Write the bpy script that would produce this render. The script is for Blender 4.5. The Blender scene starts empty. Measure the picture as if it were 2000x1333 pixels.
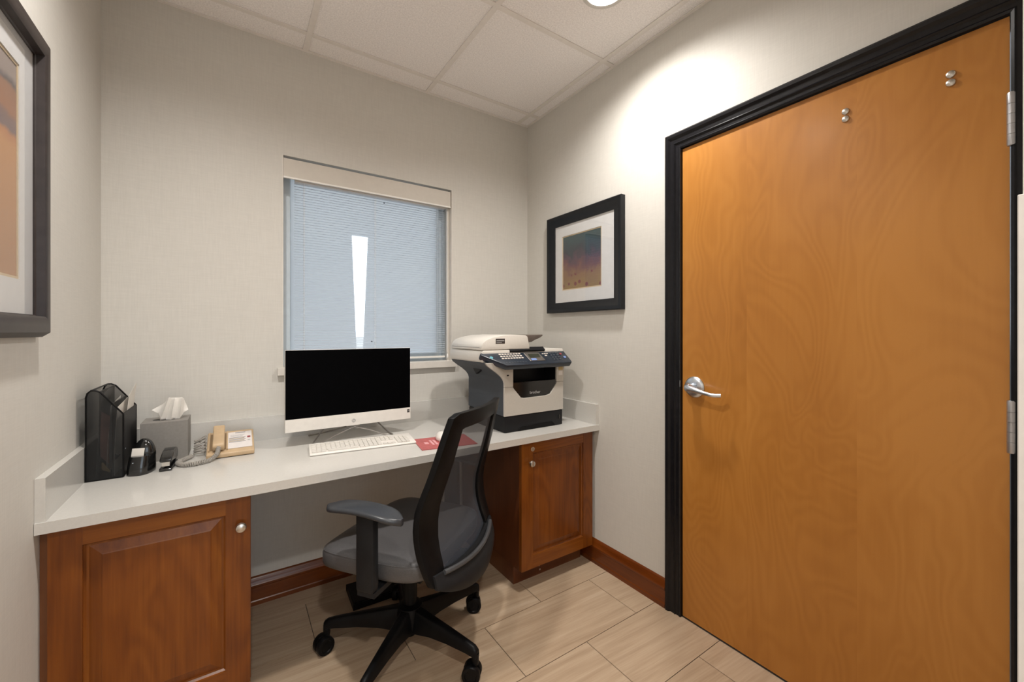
import bpy, bmesh, math, random
from mathutils import Vector, Matrix
random.seed(7)
PI = math.pi

# ------------------------------------------------------------------ camera, world, exposure
scene = bpy.context.scene
C = scene.collection
YAW = math.atan2(543, 805.5)
cam_d = bpy.data.cameras.new('camera'); cam = bpy.data.objects.new('camera', cam_d); C.objects.link(cam)
cam.location = (0, 0, 1.235); cam.rotation_euler = (PI / 2, 0, -YAW)
cam_d.sensor_width = 36; cam_d.lens = 805.5 / 2000 * 36; cam_d.shift_y = -17.5 / 2000
cam_d.clip_start = 0.02
scene.camera = cam
w = bpy.data.worlds.new('sky'); scene.world = w; w.use_nodes = True
SKY = 2.8
bg = w.node_tree.nodes['Background']; bg.inputs[0].default_value = (0.80, 0.90, 1.0, 1); bg.inputs[1].default_value = SKY
vs = scene.view_settings
vs.view_transform = 'Standard'; vs.look = 'None'; vs.gamma = 1.0; vs.exposure = 0.1; vs.use_curve_mapping = False
CAN = 14.3            # watts of each can light over the desk
CAN_FILL = 23.0      # added fill cans over the unseen lobby behind
CAN_COL = (1.0, 0.955, 0.905, 1)

# ------------------------------------------------------------------ measured room (metres)
R, D, L, CEIL = 1.612, 2.209, -0.426, 2.589
REAR = -2.2
ZD = 0.742            # worktop height
YF = 1.56             # worktop front edge

# ------------------------------------------------------------------ materials
def new_mat(name):
    m = bpy.data.materials.new(name); m.use_nodes = True
    nt = m.node_tree; b = nt.nodes['Principled BSDF']
    return m, nt, b
def N(nt, t, **kw):
    n = nt.nodes.new(t)
    for k, v in kw.items(): setattr(n, k, v)
    return n
def ramp(nt, fac, stops):
    r = N(nt, 'ShaderNodeValToRGB'); e = r.color_ramp.elements
    while len(e) < len(stops): e.new(0.5)
    for i, (p, c) in enumerate(stops):
        e[i].position = p; e[i].color = (*c, 1)
    nt.links.new(fac, r.inputs[0]); return r.outputs[0]
def coords(nt, scale=(1, 1, 1), kind='Object', loc=(0, 0, 0)):
    tc = N(nt, 'ShaderNodeTexCoord'); mp = N(nt, 'ShaderNodeMapping')
    mp.inputs['Scale'].default_value = scale; mp.inputs['Location'].default_value = loc
    nt.links.new(tc.outputs[kind], mp.inputs[0]); return mp.outputs[0]
def noise(nt, vec, scale=5, detail=3, rough=.5, dist=0):
    n = N(nt, 'ShaderNodeTexNoise'); n.inputs['Scale'].default_value = scale
    n.inputs['Detail'].default_value = detail; n.inputs['Roughness'].default_value = rough
    n.inputs['Distortion'].default_value = dist
    nt.links.new(vec, n.inputs['Vector']); return n
def bump(nt, b, h, strength, dist=.002):
    bp = N(nt, 'ShaderNodeBump'); bp.inputs['Strength'].default_value = strength; bp.inputs['Distance'].default_value = dist
    nt.links.new(h, bp.inputs['Height']); nt.links.new(bp.outputs[0], b.inputs['Normal'])
def plain(name, col, rough=.5, metal=0, var=.06, nscale=40, bmp=0, spec=.5, coat=0):
    m, nt, b = new_mat(name)
    v = coords(nt); n = noise(nt, v, nscale, 3)
    lo = tuple(max(0, c * (1 - var)) for c in col); hi = tuple(min(1, c * (1 + var)) for c in col)
    nt.links.new(ramp(nt, n.outputs[0], [(.3, lo), (.7, hi)]), b.inputs['Base Color'])
    b.inputs['Roughness'].default_value = rough; b.inputs['Metallic'].default_value = metal
    b.inputs['Specular IOR Level'].default_value = spec
    if coat: b.inputs['Coat Weight'].default_value = coat; b.inputs['Coat Roughness'].default_value = .12
    if bmp: bump(nt, b, n.outputs[0], bmp)
    return m
def wallpaper(name, col):
    m, nt, b = new_mat(name)
    n1 = noise(nt, coords(nt, (260, 260, 14)), 1, 2); n2 = noise(nt, coords(nt, (16, 16, 300)), 1, 2)
    mx = N(nt, 'ShaderNodeMath', operation='ADD'); nt.links.new(n1.outputs[0], mx.inputs[0]); nt.links.new(n2.outputs[0], mx.inputs[1])
    h = N(nt, 'ShaderNodeMath', operation='MULTIPLY'); h.inputs[1].default_value = .5; nt.links.new(mx.outputs[0], h.inputs[0])
    lo = tuple(c * .968 for c in col); hi = tuple(min(1, c * 1.032) for c in col)
    nt.links.new(ramp(nt, h.outputs[0], [(.36, lo), (.64, hi)]), b.inputs['Base Color'])
    b.inputs['Roughness'].default_value = .62; b.inputs['Specular IOR Level'].default_value = .35
    bump(nt, b, h.outputs[0], .12, .001); return m
def wood(name, dark, mid, light, fig=(1, 1, 1), grain=(1, 1, 1), rough=.35, coat=.25, rand=True, figs=3.0, leaf=None, fine=.35, rings=26, amp=.055):
    """figured veneer: slow swirling figure plus fine pores along the grain"""
    m, nt, b = new_mat(name)
    tc = N(nt, 'ShaderNodeTexCoord'); vec = tc.outputs['Object']
    if leaf:                                    # veneer leaves: every leaf cut from another place
        sp = N(nt, 'ShaderNodeSeparateXYZ'); nt.links.new(vec, sp.inputs[0])
        dv = N(nt, 'ShaderNodeMath', operation='MULTIPLY_ADD'); dv.inputs[1].default_value = 1 / leaf[0]; dv.inputs[2].default_value = leaf[1]
        nt.links.new(sp.outputs[1], dv.inputs[0])
        fl = N(nt, 'ShaderNodeMath', operation='FLOOR'); nt.links.new(dv.outputs[0], fl.inputs[0])
        ml = N(nt, 'ShaderNodeMath', operation='MULTIPLY'); ml.inputs[1].default_value = .083; nt.links.new(fl.outputs[0], ml.inputs[0])
        cb = N(nt, 'ShaderNodeCombineXYZ'); nt.links.new(ml.outputs[0], cb.inputs[0]); nt.links.new(ml.outputs[0], cb.inputs[2])
        ad = N(nt, 'ShaderNodeVectorMath', operation='ADD'); nt.links.new(vec, ad.inputs[0]); nt.links.new(cb.outputs[0], ad.inputs[1]); vec = ad.outputs[0]
    elif rand:
        oi = N(nt, 'ShaderNodeObjectInfo'); mu = N(nt, 'ShaderNodeMath', operation='MULTIPLY'); mu.inputs[1].default_value = 7.3
        nt.links.new(oi.outputs['Random'], mu.inputs[0])
        ad = N(nt, 'ShaderNodeVectorMath', operation='ADD'); nt.links.new(vec, ad.inputs[0]); nt.links.new(mu.outputs[0], ad.inputs[1]); vec = ad.outputs[0]
    m1 = N(nt, 'ShaderNodeMapping'); m1.inputs['Scale'].default_value = fig; nt.links.new(vec, m1.inputs[0])
    n1 = noise(nt, m1.outputs[0], figs, 2, .5, .6)
    k = N(nt, 'ShaderNodeMath', operation='MULTIPLY'); k.inputs[1].default_value = rings; nt.links.new(n1.outputs[0], k.inputs[0])
    sn = N(nt, 'ShaderNodeMath', operation='SINE'); nt.links.new(k.outputs[0], sn.inputs[0])
    m2 = N(nt, 'ShaderNodeMapping'); m2.inputs['Scale'].default_value = grain; nt.links.new(vec, m2.inputs[0])
    n2 = noise(nt, m2.outputs[0], 1, 3, .6)
    n3 = noise(nt, m1.outputs[0], figs * .6, 2)
    a = N(nt, 'ShaderNodeMath', operation='MULTIPLY_ADD'); a.inputs[1].default_value = amp; nt.links.new(sn.outputs[0], a.inputs[0]); nt.links.new(n3.outputs[0], a.inputs[2])
    b2 = N(nt, 'ShaderNodeMath', operation='MULTIPLY_ADD'); b2.inputs[1].default_value = fine; nt.links.new(n2.outputs[0], b2.inputs[0]); nt.links.new(a.outputs[0], b2.inputs[2])
    o = fine * .5
    nt.links.new(ramp(nt, b2.outputs[0], [(.26 + o, dark), (.5 + o, mid), (.72 + o, light)]), b.inputs['Base Color'])
    b.inputs['Roughness'].default_value = rough; b.inputs['Coat Weight'].default_value = coat; b.inputs['Coat Roughness'].default_value = .22; b.inputs['Specular IOR Level'].default_value = .35
    bump(nt, b, n2.outputs[0], .03, .001); return m
def emis(name, col, s):
    m, nt, b = new_mat(name); nt.nodes.remove(b)
    e = N(nt, 'ShaderNodeEmission'); e.inputs[0].default_value = col; e.inputs[1].default_value = s
    nt.links.new(e.outputs[0], nt.nodes['Material Output'].inputs[0]); return m
def glass_mat(name, ior=1.5, rough=.0, tint=(1, 1, 1)):
    m, nt, b = new_mat(name); nt.nodes.remove(b)
    t = N(nt, 'ShaderNodeBsdfTransparent'); t.inputs[0].default_value = (*tint, 1)
    g = N(nt, 'ShaderNodeBsdfGlossy'); g.inputs['Roughness'].default_value = rough
    f = N(nt, 'ShaderNodeFresnel'); f.inputs[0].default_value = ior
    ge = N(nt, 'ShaderNodeNewGeometry'); iv = N(nt, 'ShaderNodeMath', operation='SUBTRACT'); iv.inputs[0].default_value = 1; nt.links.new(ge.outputs['Backfacing'], iv.inputs[1])
    mm = N(nt, 'ShaderNodeMath', operation='MULTIPLY'); nt.links.new(f.outputs[0], mm.inputs[0]); nt.links.new(iv.outputs[0], mm.inputs[1])   # no inner bounce in the thin pane
    mx = N(nt, 'ShaderNodeMixShader'); nt.links.new(mm.outputs[0], mx.inputs[0]); nt.links.new(t.outputs[0], mx.inputs[1]); nt.links.new(g.outputs[0], mx.inputs[2])
    nt.links.new(mx.outputs[0], nt.nodes['Material Output'].inputs[0]); return m
def net_mat(name, col, open_frac, scale, rough=.6):
    """fine woven mesh: threads with real gaps between them"""
    m, nt, b = new_mat(name)
    b.inputs['Base Color'].default_value = (*col, 1); b.inputs['Roughness'].default_value = rough
    tc = N(nt, 'ShaderNodeTexCoord'); sp = N(nt, 'ShaderNodeSeparateXYZ'); nt.links.new(tc.outputs['Object'], sp.inputs[0])
    def strand(ax, ay):
        s = N(nt, 'ShaderNodeMath', operation='ADD'); nt.links.new(sp.outputs[ax], s.inputs[0]); nt.links.new(sp.outputs[ay], s.inputs[1])
        k = N(nt, 'ShaderNodeMath', operation='MULTIPLY'); k.inputs[1].default_value = scale; nt.links.new(s.outputs[0], k.inputs[0])
        f = N(nt, 'ShaderNodeMath', operation='SINE'); nt.links.new(k.outputs[0], f.inputs[0]); return f.outputs[0]
    sx = strand(0, 2)
    d = N(nt, 'ShaderNodeMath', operation='SUBTRACT'); nt.links.new(sp.outputs[0], d.inputs[0]); nt.links.new(sp.outputs[2], d.inputs[1])
    k = N(nt, 'ShaderNodeMath', operation='MULTIPLY'); k.inputs[1].default_value = scale; nt.links.new(d.outputs[0], k.inputs[0])
    sz = N(nt, 'ShaderNodeMath', operation='SINE'); nt.links.new(k.outputs[0], sz.inputs[0])
    mu = N(nt, 'ShaderNodeMath', operation='MULTIPLY'); nt.links.new(sx, mu.inputs[0]); nt.links.new(sz.outputs[0], mu.inputs[1])
    sc = N(nt, 'ShaderNodeMath', operation='MULTIPLY_ADD'); sc.inputs[1].default_value = .35; sc.inputs[2].default_value = open_frac; nt.links.new(mu.outputs[0], sc.inputs[0])
    cl = N(nt, 'ShaderNodeClamp'); nt.links.new(sc.outputs[0], cl.inputs[0])
    t = N(nt, 'ShaderNodeBsdfTransparent'); mx = N(nt, 'ShaderNodeMixShader')
    nt.links.new(cl.outputs[0], mx.inputs[0]); nt.links.new(b.outputs[0], mx.inputs[1]); nt.links.new(t.outputs[0], mx.inputs[2])
    nt.links.new(mx.outputs[0], nt.nodes['Material Output'].inputs[0]); return m

def film_mat():
    m, nt, b = new_mat('frosted_film'); nt.nodes.remove(b)
    n = noise(nt, coords(nt), 3, 2)
    col = ramp(nt, n.outputs[0], [(.3, (.43, .435, .44)), (.7, (.46, .46, .455))])
    t = N(nt, 'ShaderNodeBsdfTranslucent'); d = N(nt, 'ShaderNodeBsdfDiffuse')
    nt.links.new(col, t.inputs[0]); nt.links.new(col, d.inputs[0])
    mx = N(nt, 'ShaderNodeMixShader'); mx.inputs[0].default_value = .35
    nt.links.new(t.outputs[0], mx.inputs[1]); nt.links.new(d.outputs[0], mx.inputs[2])
    nt.links.new(mx.outputs[0], nt.nodes['Material Output'].inputs[0]); return m
def slat_mat():
    m, nt, b = new_mat('blind_slat')
    n = noise(nt, coords(nt, (3, 3, 3)), 4, 2)
    nt.links.new(ramp(nt, n.outputs[0], [(.3, (.72, .75, .79)), (.7, (.76, .79, .83))]), b.inputs['Base Color'])
    b.inputs['Roughness'].default_value = .4
    t = N(nt, 'ShaderNodeBsdfTranslucent'); t.inputs[0].default_value = (.55, .60, .68, 1)
    mx = N(nt, 'ShaderNodeMixShader'); mx.inputs[0].default_value = .45
    nt.links.new(b.outputs[0], mx.inputs[1]); nt.links.new(t.outputs[0], mx.inputs[2]); nt.links.new(mx.outputs[0], nt.nodes['Material Output'].inputs[0]); return m
def art_mat(name, stops, blobs, zr, sc, amt=.5):
    m, nt, b = new_mat(name)
    tc = N(nt, 'ShaderNodeTexCoord'); sp = N(nt, 'ShaderNodeSeparateXYZ'); nt.links.new(tc.outputs['Object'], sp.inputs[0])
    n = noise(nt, tc.outputs['Object'], sc, 5, .65, .8)
    mr = N(nt, 'ShaderNodeMapRange'); mr.inputs['From Min'].default_value = zr[0]; mr.inputs['From Max'].default_value = zr[1]
    nt.links.new(sp.outputs[2], mr.inputs[0])
    s = N(nt, 'ShaderNodeMath', operation='MULTIPLY_ADD'); s.inputs[1].default_value = amt; nt.links.new(n.outputs[0], s.inputs[0]); nt.links.new(mr.outputs[0], s.inputs[2])
    o = N(nt, 'ShaderNodeMath', operation='SUBTRACT'); o.inputs[1].default_value = amt / 2; nt.links.new(s.outputs[0], o.inputs[0])
    col = ramp(nt, o.outputs[0], stops)
    if blobs:
        vo = N(nt, 'ShaderNodeTexVoronoi'); vo.inputs['Scale'].default_value = 24; nt.links.new(tc.outputs['Object'], vo.inputs['Vector'])
        lt = N(nt, 'ShaderNodeMath', operation='LESS_THAN'); lt.inputs[1].default_value = .26; nt.links.new(vo.outputs[0], lt.inputs[0])
        lz = N(nt, 'ShaderNodeMath', operation='LESS_THAN'); lz.inputs[1].default_value = .30; nt.links.new(o.outputs[0], lz.inputs[0])
        an = N(nt, 'ShaderNodeMath', operation='MULTIPLY'); nt.links.new(lt.outputs[0], an.inputs[0]); nt.links.new(lz.outputs[0], an.inputs[1])
        mx = N(nt, 'ShaderNodeMixRGB'); mx.inputs[2].default_value = (*blobs, 1); nt.links.new(an.outputs[0], mx.inputs[0]); nt.links.new(col, mx.inputs[1]); col = mx.outputs[0]
    nt.links.new(col, b.inputs['Base Color']); b.inputs['Roughness'].default_value = .8; return m
def tile_mat():
    m, nt, b = new_mat('porcelain_tile')
    tc = N(nt, 'ShaderNodeTexCoord'); oi = N(nt, 'ShaderNodeObjectInfo')
    mu = N(nt, 'ShaderNodeMath', operation='MULTIPLY'); mu.inputs[1].default_value = 11.7; nt.links.new(oi.outputs['Random'], mu.inputs[0])
    ad = N(nt, 'ShaderNodeVectorMath', operation='ADD'); nt.links.new(tc.outputs['Object'], ad.inputs[0]); nt.links.new(mu.outputs[0], ad.inputs[1])
    rt = N(nt, 'ShaderNodeMapping'); rt.inputs['Rotation'].default_value = (0, 0, .06); nt.links.new(ad.outputs[0], rt.inputs[0])
    m1 = N(nt, 'ShaderNodeMapping'); m1.inputs['Scale'].default_value = (1.6, 26, 1); nt.links.new(rt.outputs[0], m1.inputs[0])
    n1 = noise(nt, m1.outputs[0], 1, 4, .6, .5)
    m2 = N(nt, 'ShaderNodeMapping'); m2.inputs['Scale'].default_value = (6, 150, 1); nt.links.new(rt.outputs[0], m2.inputs[0])
    n2 = noise(nt, m2.outputs[0], 1, 2)
    a = N(nt, 'ShaderNodeMath', operation='MULTIPLY_ADD'); a.inputs[1].default_value = .4; nt.links.new(n2.outputs[0], a.inputs[0]); nt.links.new(n1.outputs[0], a.inputs[2])
    nt.links.new(ramp(nt, a.outputs[0], [(.42, (.36, .255, .165)), (.7, (.46, .34, .23)), (.95, (.54, .42, .30))]), b.inputs['Base Color'])
    b.inputs['Roughness'].default_value = .42; return m

M = {}
M['wall'] = wallpaper('linen_wallpaper', (.63, .61, .565))
M['ceil'] = plain('ceiling_fissured', (.90, .87, .855), .9, var=.10, nscale=160, bmp=.35, spec=.1)
M['grid'] = plain('ceiling_grid', (.80, .76, .72), .5, var=.03)
M['tile'] = tile_mat()
M['grout'] = plain('grout', (.10, .075, .055), .9)
M['door'] = wood('birch_door', (.36, .135, .020), (.46, .188, .033), (.54, .235, .048), fig=(1, 1.0, .42), grain=(70, 70, 3), figs=3.6, rough=.36, coat=.18, leaf=(.334, -.395), fine=.16, rings=120, amp=.042)
M['cab'] = wood('cherry_cabinet', (.105, .025, .002), (.185, .050, .004), (.245, .077, .008), fig=(1, 1, .25), grain=(130, 130, 4), figs=5, rough=.34, coat=.12, fine=.4, rings=60, amp=.06)
M['cabh'] = wood('cherry_rail', (.105, .025, .002), (.185, .050, .004), (.245, .077, .008), fig=(.25, 1, 1), grain=(4, 130, 130), figs=5, rough=.34, coat=.12, fine=.4, rings=60, amp=.06)
M['cabs'] = wood('cherry_side', (.07, .019, .006), (.12, .035, .011), (.16, .055, .017), fig=(1, 1, .25), grain=(130, 130, 4), figs=5, rough=.4, coat=.2)
M['baseR'] = wood('cherry_base', (.10, .021, .002), (.165, .038, .004), (.22, .062, .008), fig=(1, .25, 1), grain=(130, 5, 130), figs=5, rough=.3, coat=.3)
M['baseB'] = wood('cherry_base_back', (.10, .021, .002), (.165, .038, .004), (.22, .062, .008), fig=(.25, 1, 1), grain=(5, 130, 130), figs=5, rough=.3, coat=.3)
M['quartz'] = plain('white_quartz', (.60, .585, .55), .17, var=.025, nscale=220, coat=.2)
M['casing'] = plain('black_casing', (.008, .008, .010), .28, var=.2, spec=.3)
M['blackpl'] = plain('black_plastic', (.0045, .0045, .005), .42, var=.2, spec=.16)
M['blackgl'] = plain('black_gloss', (.010, .010, .010), .15, var=.2, coat=.4)
M['dgrey'] = plain('dark_grey_plastic', (.014, .0145, .016), .48, var=.1, spec=.2)
M['strip'] = plain('grey_strip', (.06, .062, .066), .5)
M['vinyl'] = plain('grey_vinyl', (.085, .083, .085), .38, var=.12, nscale=300, bmp=.15)
M['armpad'] = plain('grey_armpad', (.036, .040, .047), .34, var=.1, nscale=200)
M['net'] = net_mat('chair_mesh', (.060, .070, .090), .30, 2200)
M['orgnet'] = net_mat('wire_mesh', (.006, .006, .006), .27, 2600, .5)
M['steel'] = plain('satin_steel', (.70, .76, .84), .32, 1, var=.04)
M['nickel'] = plain('satin_nickel', (.66, .64, .6), .28, 1, var=.04)
M['hinge'] = plain('hinge_steel', (.52, .53, .56), .34, .9, var=.06)
M['wire'] = plain('stand_wire', (.27, .25, .23), .35, .8, var=.05)
M['white'] = plain('white_plastic', (.80, .77, .72), .35, var=.03)
M['key'] = plain('white_key', (.74, .71, .66), .45, var=.04)
M['silver'] = plain('silver_bezel', (.74, .71, .67), .3, .1, var=.03)
M['screen'] = plain('dark_screen', (.0010, .0010, .0013), .5, var=.2, spec=.03)
M['prn'] = plain('printer_shell', (.50, .475, .43), .45, var=.025, nscale=200)
M['prntop'] = plain('printer_top', (.70, .67, .615), .4, var=.025, nscale=200)
M['prndark'] = plain('printer_slate', (.042, .052, .066), .5, var=.08, nscale=300)
M['prnblk'] = plain('printer_black', (.008, .0085, .010), .42, var=.15, spec=.25)
M['panel'] = plain('control_panel', (.016, .024, .038), .3, var=.15)
M['btn'] = plain('button_light', (.66, .60, .54), .5)
M['btnd'] = plain('button_dark', (.06, .07, .085), .4)
M['blue'] = plain('button_blue', (.20, .30, .62), .4)
M['cyan'] = plain('led_cyan', (.12, .38, .46), .35)
M['lcd'] = plain('lcd', (.035, .04, .03), .25)
M['mark'] = plain('letter_grey', (.42, .42, .42), .5)
M['brown'] = plain('smoke_plastic', (.12, .095, .08), .3, var=.1)
M['sticker'] = plain('sticker_dark', (.045, .038, .036), .4)
M['gold'] = plain('sticker_gold', (.48, .36, .16), .5)
M['redpad'] = plain('red_pad', (.46, .10, .10), .4, var=.12, nscale=60)
M['pink'] = plain('pad_print', (.72, .36, .37), .6)
M['beige'] = plain('beige_plastic', (.52, .375, .225), .42, var=.05)
M['beiged'] = plain('beige_dark', (.25, .165, .085), .5)
M['paper'] = plain('paper', (.74, .70, .64), .7, var=.04, nscale=25)
M['card'] = plain('printed_card', (.72, .68, .66), .45, var=.03)
M['ink'] = plain('card_ink', (.34, .27, .15), .6)
M['inkg'] = plain('card_ink_grey', (.25, .24, .24), .6)
M['inkr'] = plain('card_ink_red', (.28, .05, .06), .5)
M['cord'] = plain('grey_cord', (.36, .335, .30), .5, var=.08)
M['greybox'] = plain('grey_cover', (.25, .235, .215), .6, var=.05, nscale=120)
M['tissue'] = plain('tissue_paper', (.82, .79, .74), .9, var=.03, nscale=30)
M['brownpaper'] = plain('coloured_paper', (.24, .12, .10), .6, var=.3, nscale=20)
M['navypaper'] = plain('navy_folder', (.02, .024, .04), .5)
M['goldp'] = plain('gold_clip', (.28, .19, .08), .4, .4)
M['jamb'] = plain('jamb_paint', (.70, .665, .61), .45, var=.03)
M['valance'] = plain('valance_vinyl', (.60, .56, .50), .5, var=.02)
M['headrail'] = plain('headrail_white', (.82, .80, .76), .35, var=.02)
M['vframe'] = plain('window_vinyl', (.66, .73, .77), .4, var=.03)
M['slat'] = slat_mat(); M['film'] = film_mat()
M['pane'] = glass_mat('window_glass'); M['pglass'] = glass_mat('picture_glass', 2.0)
M['guard'] = plain('guard_vinyl', (.66, .63, .60), .4, var=.03)
M['frameR'] = plain('frame_black', (.008, .009, .011), .3, var=.2, spec=.3)
M['frameL'] = plain('frame_espresso', (.034, .027, .026), .4, var=.15, spec=.35)
M['mat'] = plain('mat_board', (.70, .70, .70), .8, var=.02)
M['fillet'] = plain('mat_fillet', (.60, .47, .30), .7)
M['artR'] = art_mat('abstract_field', [(.0, (.25, .15, .04)), (.26, (.22, .11, .045)), (.42, (.14, .045, .05)), (.54, (.07, .028, .055)), (.66, (.012, .016, .03)), (.98, (.02, .06, .07))], (.15, .016, .02), (.135, .44), 14, .6)
M['artL'] = art_mat('abstract_desert', [(.10, (.44, .23, .11)), (.60, (.52, .26, .10)), (.655, (.46, .20, .08)), (.68, (.16, .11, .12)), (.73, (.20, .12, .11)), (.755, (.33, .15, .08)), (.86, (.30, .15, .09)), (.885, (.10, .09, .10)), (.92, (.30, .25, .23))], None, (.142, .631), 6, .10)
M['trimring'] = plain('can_trim', (.66, .64, .60), .4, var=.02)
M['lens'] = emis('can_lens', CAN_COL, 14)
M['asphalt'] = plain('outdoor_ground', (.30, .29, .27), .9, var=.3, nscale=.6)
M['dot'] = plain('film_dot', (.03, .03, .03), .6)

# ------------------------------------------------------------------ mesh helpers
WLOC = {}
def box(bm, x0, x1, y0, y1, z0, z1):
    v = [bm.verts.new(p) for p in ((x0, y0, z0), (x1, y0, z0), (x1, y1, z0), (x0, y1, z0), (x0, y0, z1), (x1, y0, z1), (x1, y1, z1), (x0, y1, z1))]
    for f in ((0, 3, 2, 1), (4, 5, 6, 7), (0, 1, 5, 4), (1, 2, 6, 5), (2, 3, 7, 6), (3, 0, 4, 7)): bm.faces.new([v[i] for i in f])
    return v
def bev(bm, wd, seg=2, ang=30):
    es = [e for e in bm.edges if len(e.link_faces) == 2 and e.calc_face_angle(0) > math.radians(ang)]
    if es: bmesh.ops.bevel(bm, geom=es, offset=wd, segments=seg, profile=.5, affect='EDGES', clamp_overlap=True)
def B(x0, x1, y0, y1, z0, z1, b=0, seg=2):
    bm = bmesh.new(); box(bm, x0, x1, y0, y1, z0, z1)
    if b: bev(bm, b, seg)
    return bm
def prism(bm, pts, axis, a0, a1):
    """polygon pts (p,q) extruded along axis: x -> (y,z), y -> (x,z), z -> (x,y)"""
    def mk(p, a):
        return {'x': (a, p[0], p[1]), 'y': (p[0], a, p[1]), 'z': (p[0], p[1], a)}[axis]
    v0 = [bm.verts.new(mk(p, a0)) for p in pts]; v1 = [bm.verts.new(mk(p, a1)) for p in pts]
    bm.faces.new(v0); bm.faces.new(list(reversed(v1))); n = len(pts)
    for i in range(n): bm.faces.new((v0[i], v1[i], v1[(i + 1) % n], v0[(i + 1) % n]))
    return v0 + v1
def PR(pts, axis, a0, a1, b=0, seg=2):
    bm = bmesh.new(); prism(bm, pts, axis, a0, a1); bmesh.ops.recalc_face_normals(bm, faces=bm.faces)
    if b: bev(bm, b, seg)
    return bm
def tube(bm, path, r, n=8, closed=False):
    path = [Vector(p) for p in path]; rings = []; up = Vector((0, 0, 1)); m = len(path)
    prev = None
    for i, p in enumerate(path):
        if closed: t = path[(i + 1) % m] - path[i - 1]
        else: t = path[min(i + 1, m - 1)] - path[max(i - 1, 0)]
        if t.length < 1e-9: t = Vector((0, 0, 1))
        t.normalize()
        if prev is None:
            a = up if abs(t.dot(up)) < .9 else Vector((1, 0, 0)); s = t.cross(a).normalized()
        else: s = (prev - t * prev.dot(t)).normalized()
        prev = s; q = t.cross(s); rr = r[i] if isinstance(r, (list, tuple)) else r
        rings.append([bm.verts.new(p + (s * math.cos(2 * PI * k / n) + q * math.sin(2 * PI * k / n)) * rr) for k in range(n)])
    for i in range(m if closed else m - 1):
        a, b = rings[i], rings[(i + 1) % m]
        for k in range(n): bm.faces.new((a[k], a[(k + 1) % n], b[(k + 1) % n], b[k]))
    if not closed: bm.faces.new(list(reversed(rings[0]))); bm.faces.new(rings[-1])
def TB(path, r, n=8, closed=False):
    bm = bmesh.new(); tube(bm, path, r, n, closed); bmesh.ops.recalc_face_normals(bm, faces=bm.faces); return bm
def lathe(bm, prof, c, axis='z', n=24):
    """prof = [(radius, height)], turned about axis through c"""
    c = Vector(c); rings = []
    for r, h in prof:
        ring = []
        for k in range(n):
            a = 2 * PI * k / n; p, q = math.cos(a) * r, math.sin(a) * r
            o = {'z': (p, q, h), 'y': (p, h, q), 'x': (h, p, q)}[axis]; ring.append(bm.verts.new(c + Vector(o)))
        rings.append(ring)
    for a, b in zip(rings, rings[1:]):
        for k in range(n): bm.faces.new((a[k], a[(k + 1) % n], b[(k + 1) % n], b[k]))
    bm.faces.new(list(reversed(rings[0]))); bm.faces.new(rings[-1])
def LT(prof, c=(0, 0, 0), axis='z', n=24):
    bm = bmesh.new(); lathe(bm, prof, c, axis, n); bmesh.ops.recalc_face_normals(bm, faces=bm.faces); return bm
def sheet(rows, off):
    """curved plate: rows of points, thickened by the vector off"""
    bm = bmesh.new(); off = Vector(off); n, m = len(rows), len(rows[0])
    a = [[bm.verts.new(Vector(p)) for p in r] for r in rows]; b = [[bm.verts.new(Vector(p) + off) for p in r] for r in rows]
    for i in range(n - 1):
        for j in range(m - 1):
            bm.faces.new((a[i][j], a[i][j + 1], a[i + 1][j + 1], a[i + 1][j])); bm.faces.new((b[i][j], b[i + 1][j], b[i + 1][j + 1], b[i][j + 1]))
    for i in range(n - 1):
        for j in (0, m - 1): bm.faces.new((a[i][j], a[i + 1][j], b[i + 1][j], b[i][j]))
    for j in range(m - 1):
        for i in (0, n - 1): bm.faces.new((a[i][j], a[i][j + 1], b[i][j + 1], b[i][j]))
    bmesh.ops.recalc_face_normals(bm, faces=bm.faces); return bm
def ring_plate(outer, inner, off):
    """closed frame between two loops with the same count, thickened by off"""
    bm = bmesh.new(); off = Vector(off); n = len(outer)
    o = [bm.verts.new(Vector(p)) for p in outer]; i = [bm.verts.new(Vector(p)) for p in inner]
    o2 = [bm.verts.new(Vector(p) + off) for p in outer]; i2 = [bm.verts.new(Vector(p) + off) for p in inner]
    for k in range(n):
        j = (k + 1) % n
        bm.faces.new((o[k], o[j], i[j], i[k])); bm.faces.new((o2[k], i2[k], i2[j], o2[j]))
        bm.faces.new((o[k], o2[k], o2[j], o[j])); bm.faces.new((i[k], i[j], i2[j], i2[k]))
    bmesh.ops.recalc_face_normals(bm, faces=bm.faces); return bm
def frame_sweep(loop_fn, prof, corners, closed):
    """mitred moulding: loop_fn(corner, offset, depth) -> point; prof = [(offset, depth)]"""
    bm = bmesh.new(); rows = [[bm.verts.new(loop_fn(c, o, d)) for o, d in prof] for c in corners]; n = len(rows); m = len(prof)
    for i in range(n if closed else n - 1):
        a, b = rows[i], rows[(i + 1) % n]
        for k in range(m): bm.faces.new((a[k], a[(k + 1) % m], b[(k + 1) % m], b[k]))
    if not closed: bm.faces.new(rows[0]); bm.faces.new(list(reversed(rows[-1])))
    bmesh.ops.recalc_face_normals(bm, faces=bm.faces); return bm
def obj(name, bm, mat, parent=None, local=False, smooth=True, ang=32):
    """one bmesh -> one object; coordinates are the world's unless local"""
    me = bpy.data.meshes.new(name); base = WLOC.get(parent, Vector()) if parent else Vector()
    if not local and base.length: bmesh.ops.translate(bm, verts=bm.verts, vec=-base)
    bm.to_mesh(me); bm.free()
    if smooth:
        for p in me.polygons: p.use_smooth = True
        me.set_sharp_from_angle(angle=math.radians(ang))
    me.materials.append(M[mat]); o = bpy.data.objects.new(name, me); C.objects.link(o)
    if parent: o.parent = parent
    WLOC[o] = base; return o
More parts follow.
